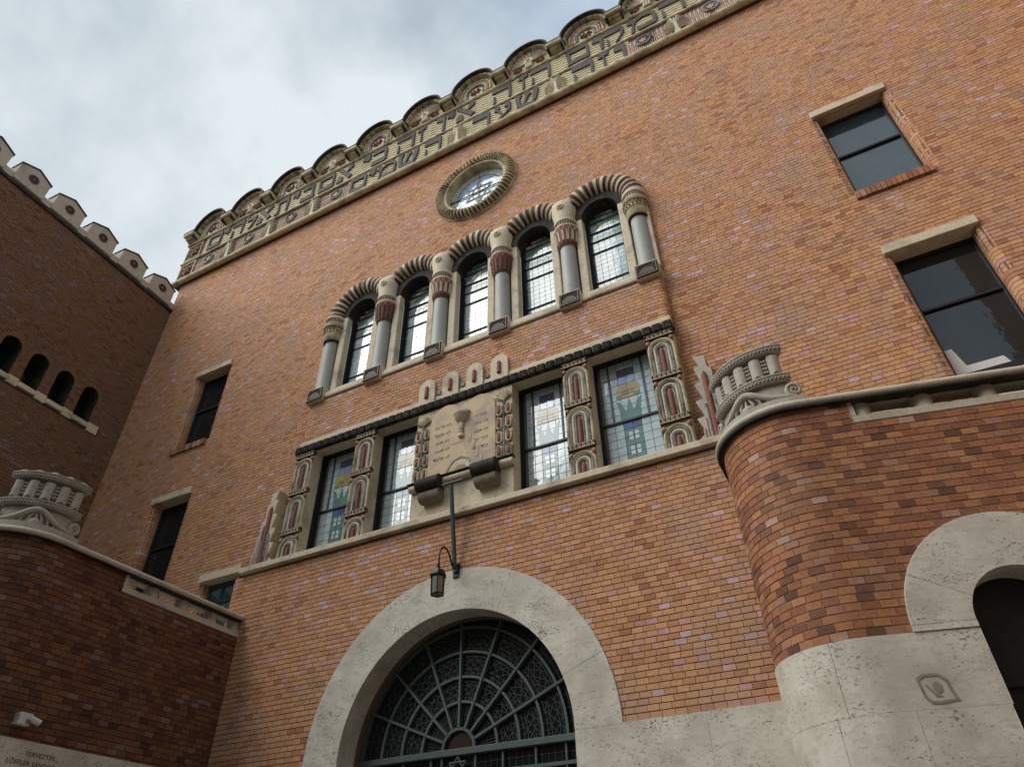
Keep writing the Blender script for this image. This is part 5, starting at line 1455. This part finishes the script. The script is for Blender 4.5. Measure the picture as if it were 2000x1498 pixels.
# ================================================================== crown ornaments on the corners
def crown(label, c, mid, zb):
    T = thing('crown_ornament', label, 'sculpture', (c[0], c[1], zb), 'crown ornaments on the rounded corners')
    def at(a, r, z): return (r * math.cos(a), r * math.sin(a), z)
    h = R_(45)
    def shell(r0_, r1_, z0, z1, a0, a1, name, m, n=26, bevel=0.004):
        mb = MB(); vs = []; fs = []
        for i in range(n + 1):
            a = a0 + (a1 - a0) * i / n
            vs += [at(a, r0_, z0), at(a, r1_, z0), at(a, r1_, z1), at(a, r0_, z1)]
        for i in range(n):
            o = 4 * i
            for j in range(4): fs.append((o + j, o + (j + 1) % 4, o + 4 + (j + 1) % 4, o + 4 + j))
        fs += [(3, 2, 1, 0), (4 * n, 4 * n + 1, 4 * n + 2, 4 * n + 3)]
        fs = [tuple(reversed(f)) for f in fs]
        return mb.add(vs, fs).build(name, m, T, None, bevel)
    shell(0.50, 0.70, 0.0, 0.075, mid - h * 1.16, mid + h * 1.16, 'plinth', M_CAST)
    shell(0.52, 0.605, 0.076, 0.32, mid - h * 0.93, mid + h * 0.93, 'drum', M_CAST)
    # sweeping garland ending in two volutes
    pts = []; rs = []
    for i in range(25):
        t = -1 + 2 * i / 24; a = mid + t * h * 0.93
        z = 0.11 + 0.17 * math.exp(-(t / 0.42) ** 2) ; pts.append(at(a, 0.645, z)); rs.append(0.028 + 0.012 * math.exp(-(t / 0.5) ** 2))
    MB().tube(pts, rs, 8).build('garland', M_CAST, T, 60)
    for k in range(7):
        t = (k - 3) / 3; a = mid + t * h * 0.42
        MB().tube([at(mid + t * h * 0.14, 0.628, 0.25), at(a, 0.634, 0.17), at(a + t * 0.05, 0.63, 0.085)], [0.012, 0.02, 0.016], 6).build('ray', M_CAST, T, 60)
    MB().ball(at(mid, 0.60, 0.10), 0.085, 12, (1, 1, 0.9)).build('boss', M_CAST, T, 60)
    for sg in (-1, 1):
        a0 = mid + sg * h * 0.93; pts = []; rs = []
        for i in range(26):
            u = i / 25; r = 0.088 * (1 - u * 0.85); th = -PI / 2 + sg * (u * 3.6 * PI) * -1
            pts.append(at(a0 + sg * 0.05 + (-sg) * r * math.cos(th) * -1 / 0.66, 0.65, 0.185 + r * math.sin(th))); rs.append(0.026 * (1 - 0.45 * u))
        MB().tube(pts, rs, 7).build('volute', M_CAST, T, 60)
    # two plaited ropes
    for z0 in (0.325, 0.715):
        z1 = z0 + 0.082
        shell(0.535, 0.655, z0, z1, mid - h, mid + h, 'rope_bed', M_SOOT_SHADE if False else M_CAST, 26, 0)
        mb = MB()
        for k in range(26):
            a = mid - h + 2 * h * (k + 0.5) / 26; w = h / 26 * 1.5
            for sg in (-1, 1):
                mb.tube([at(a - sg * w, 0.658, z0 + 0.008), at(a, 0.672, (z0 + z1) / 2), at(a + sg * w, 0.658, z1 - 0.022)], [0.006, 0.0085, 0.006], 5)
        mb.build('plait', M_CAST, T, 60)
        shell(0.53, 0.672, z1 - 0.014, z1 + 0.002, mid - h * 1.01, mid + h * 1.01, 'rope_rim', M_CAST, 26, 0)
    shell(0.53, 0.545, 0.408, 0.714, mid - h * 0.95, mid + h * 0.95, 'back_plate', M_CAST, 20, 0)
    # five hanging shields between pairs of bead strings
    for k in range(5):
        a = mid + (k - 2) * h * 0.39
        c_, s_ = math.cos(a), math.sin(a)
        prof = [(-0.058, 0.0), (0.0, 0.035), (0.058, 0.0), (0.058, 0.255), (-0.058, 0.255)]
        m2 = MB()
        vs = []; 
        cols = [-0.060, -0.040, -0.015, 0.0, 0.015, 0.040, 0.060]
        for q in cols:
            dep = 0.055 * math.sqrt(max(0, 1 - (q / 0.066) ** 2)); zl = 0.425 + 0.035 * (1 - abs(q) / 0.06)
            for z in (zl, 0.68): 
                r = 0.59 + dep; vs.append((r * c_ - q * s_, r * s_ + q * c_, z))
        n_ = len(cols)
        for q in cols: 
            for z in (0.425 + 0.035 * (1 - abs(q) / 0.06), 0.68): vs.append((0.56 * c_ - q * s_, 0.56 * s_ + q * c_, z))
        fs = []
        for i in range(n_ - 1): 
            fs.append((2 * i, 2 * i + 2, 2 * i + 3, 2 * i + 1)); o = 2 * n_
            fs.append((o + 2 * i, o + 2 * i + 2, 2 * i + 2, 2 * i)); fs.append((2 * i + 1, 2 * i + 3, o + 2 * i + 3, o + 2 * i + 1))
        fs += [(0, 1, 2 * n_ + 1, 2 * n_), (2 * n_ - 2, 4 * n_ - 2, 4 * n_ - 1, 2 * n_ - 1)]
        m2.add(vs, fs).build('shield', M_CAST, T, 40)
        m2 = MB(); m2.lathe(0.585 * c_, 0.585 * s_, [(0.035, 0.408), (0.035, 0.46)], 10); m2.build('shield_stem', M_CAST, T, 40)
        MB().ball((0.585 * c_, 0.585 * s_, 0.80), 0.075, 12, (1, 1, 0.62)).build('knob', M_CAST, T, 60)
        if k < 4:
            a2 = a + h * 0.195
            mb = MB()
            for j in range(4):
                for sg in (-1, 1): mb.ball(at(a2 + sg * 0.022, 0.60, 0.50 + j * 0.048), 0.017, 7)
            mb.build('beads', M_CAST, T, 60)
    return T
crown('stone crown ornament on the rounded corner of the right entrance block', cRt, R_(-114), ZC1 + 0.002)
crown('stone crown ornament on the rounded corner of the left entrance block', cLt, R_(-31), ZC1 + 0.012)

# ================================================================== stepped finials on the sill
def finial(label, cx, mir):
    T = thing('stepped_finial', label, 'sculpture', (cx, -0.15, ZS1), 'stepped finials at the ends of the long sill')
    sx = -1 if mir else 1
    # outer edge rises in steps, inner edge is saw-toothed
    poly = [(-0.22, 0), (0.26, 0), (0.26, 0.10), (0.15, 0.18), (0.24, 0.42), (0.13, 0.44), (0.21, 0.70), (0.10, 0.72), (0.18, 0.98), (0.08, 1.0), (0.14, 1.26), (0.06, 1.28), (0.12, 1.47), (-0.05, 1.42), (-0.05, 1.22),
            (-0.10, 1.20), (-0.10, 0.92), (-0.15, 0.90), (-0.15, 0.64), (-0.19, 0.62), (-0.19, 0.36), (-0.22, 0.34)]
    poly = [(sx * a, b) for a, b in poly]
    if mir: poly = poly[::-1]
    MB().prism(poly, -0.10, 0.14).build('slab', M_CAST if mir else M_CREAM, T, None, 0.012)
    for x, h, m, r in ((0.02, 1.15, M_RED, 0.042), (-0.055, 0.80, M_GREYC, 0.030), (0.085, 0.62, M_GREYC, 0.026), (-0.105, 0.52, M_ROSE, 0.022), (0.13, 0.40, M_ROSE, 0.020), (-0.155, 0.30, M_GREYC, 0.024), (0.17, 0.24, M_GREYC, 0.02)):
        MB().tube([(sx * x, -0.105, 0), (sx * x, -0.105, h * 0.94), (sx * x, -0.105, h)], [r, r, r * 0.35], 8).build('rod', m, T, 50)
finial('stepped stone finial with red and grey rods at the left end of the sill', -8.80, False)
finial('stepped stone finial with red and grey rods beside the right crown ornament', -0.96, True)

# ================================================================== lantern, pole, camera
LX = -4.824
T = thing('wall_lantern', 'black iron wall lantern with glass panes hanging above the big stone arch', 'lamp', (LX, -0.32, 4.0))
MB().box(-0.05, 0.05, -0.02, 0.02, -0.11, 0.09).build('wall_plate', M_IRON, T, None, 0.008)
mb = MB(); mb.tube([(0, -0.01, 0.0), (0, -0.05, -0.005), (0, -0.10, 0.01), (0, -0.15, 0.07), (0, -0.20, 0.15), (0, -0.27, 0.20), (0, -0.35, 0.205), (0, -0.41, 0.16), (0, -0.445, 0.08), (0, -0.452, -0.03), (0, -0.452, -0.10)], 0.013, 8)
mb.build('arm', M_IRON, T, 60)
mb = MB(); mb.tube([(0, -0.13, 0.04), (0, -0.085, 0.08), (0, -0.045, 0.105), (0, -0.03, 0.08), (0, -0.045, 0.05)], 0.010, 7); mb.build('scroll', M_IRON, T, 60)
mb = MB(); mb.lathe(0, -0.452, [(0.012, -0.13), (0.028, -0.115), (0.012, -0.10), (0.022, -0.085), (0.012, -0.07)], 12); mb.build('finial', M_IRON, T, 50)
mb = MB(); mb.lathe(0, -0.452, [(0.118, -0.262), (0.122, -0.245), (0.108, -0.235), (0.100, -0.20), (0.085, -0.175), (0.045, -0.165), (0.018, -0.150), (0.012, -0.13)], 6); mb.build('cap', M_IRON, T)
hx = [(0.095 * math.cos(k * PI / 3), -0.452 + 0.095 * math.sin(k * PI / 3)) for k in range(6)]
hb = [(0.088 * math.cos(k * PI / 3), -0.452 + 0.088 * math.sin(k * PI / 3)) for k in range(6)]
for k in range(6):
    a, b = hx[k], hx[(k + 1) % 6]; c, d = hb[k], hb[(k + 1) % 6]
    MB().tube([(*a, -0.255), (*c, -0.50)], 0.008, 5).build('post', M_IRON, T)
    MB().tube([(*c, -0.50), (*d, -0.50)], 0.009, 5).build('bottom_bar', M_IRON, T)
    mb = MB(); f = 0.93
    ia, ib, ic, id_ = [((p[0]) * f, -0.452 + (p[1] + 0.452) * f) for p in (a, b, c, d)]
    mb.add([(*ia, -0.26), (*ib, -0.26), (*id_, -0.498), (*ic, -0.498)], [(3, 2, 1, 0), (0, 1, 2, 3)]); mb.build('pane', G_LAMP, T)
mb = MB(); mb.lathe(0, -0.452, [(0.02, -0.27), (0.022, -0.33), (0.03, -0.36), (0.032, -0.40), (0.02, -0.43)], 12); mb.build('bulb', M_WHITE, T, 60)

T = thing('bracket_pole', 'slim blue-grey iron pole leaning out between the lantern and the carved tablet', 'pole', (LX, -0.34, 3.98))
tp_ = Vector((0.02, -0.25, 1.235))
mb = MB(); mb.tube([(0, -0.03, 0.03), tuple(tp_)], 0.033, 8); mb.build('pole', M_POLE, T, 50)
mb = MB()
for k in range(12):
    p = tp_ * (0.08 + 0.075 * k); mb.ball((p.x + 0.006, p.y - 0.026, p.z), 0.013, 6)
mb.build('rivet', M_POLE, T)
mb = MB(); mb.tube([(-0.12, tp_.y - 0.02, tp_.z + 0.02), (0.24, tp_.y - 0.02, tp_.z + 0.02)], 0.018, 8); mb.build('cross_bar', M_POLE, T, 50)
MB().box(-0.03, 0.03, -0.04, 0.03, -0.02, 0.05).build('foot', M_POLE, T, None, 0.005)

T = thing('security_camera', 'small white security camera on the brick wall above the engraved plinth', 'camera', (-8.83, -3.07, 2.03))
mb = MB().box(0.0, 0.085, -0.075, 0.075, -0.055, 0.075); mb.build('housing', M_WHITE, T, None, 0.012)
for i in range(5): MB().box(0.0, 0.09, -0.088 , -0.0765, -0.05 + i * 0.024, -0.038 + i * 0.024).build('fin', M_WHITE, T)
mb = MB(); mb.tube([(0.086, 0.02, 0.0), (0.12, 0.05, -0.01)], 0.022, 10); mb.build('joint', M_GREYC, T, 50)
mb = MB(); mb.tube([(0.10, 0.035, 0.02), (0.135, 0.15, -0.015)], [0.036, 0.034], 14); mb.build('barrel', M_WHITE, T, 50)
mb = MB(); mb.tube([(0.1352, 0.151, -0.0152), (0.136, 0.153, -0.0156)], 0.028, 14); mb.build('lens', M_BLACK, T, 50)

# ================================================================== across the street, behind the camera
T = thing('street_house', 'ochre plastered town house across the street', 'building', (-4, -14, GZ))
hs = MB().box(-24, 24, -10, 0, 0, 10.9).build('wall', M_PLASTER, T)
for i in range(14):
    for j in range(3):
        x = -22 + i * 3.3; z = 1.2 + j * 3.1
        f_ = MB().box(x, x + 1.3, -0.05, 0.03, z, z + 1.9).build('window', M_CREAM, T); MB().box(x + 0.1, x + 1.2, 0.031, 0.036, z + 0.1, z + 1.8).build('pane', G_DARK, f_)
MB().box(-24.3, 24.3, -10, 0.35, 10.9, 11.2).build('eaves', M_MERLON, T)
T = thing('side_wing', 'brick wing closing the right side of the forecourt', 'building')
mb = MB(); mb.prism([(0, GZ), (0, GZ), (0, GZ)], 0, 0) if False else None
mb = MB(); mb.add([(5.14, 0.3, z) for z in (GZ, 14.1)] + [(4.82, -7.5, z) for z in (GZ, 14.1)] + [(9.0, -7.5, z) for z in (GZ, 14.1)] + [(9.0, 0.3, z) for z in (GZ, 14.1)], [(2, 3, 1, 0), (4, 5, 3, 2), (6, 7, 5, 4), (1, 3, 5, 7)])
mb.build('wall', plain('plain_brown_brick', (0.30, 0.155, 0.08), 0.9, 0.2, 6), T)
# ================================================================== sky note: the cloudy sky is the world itself
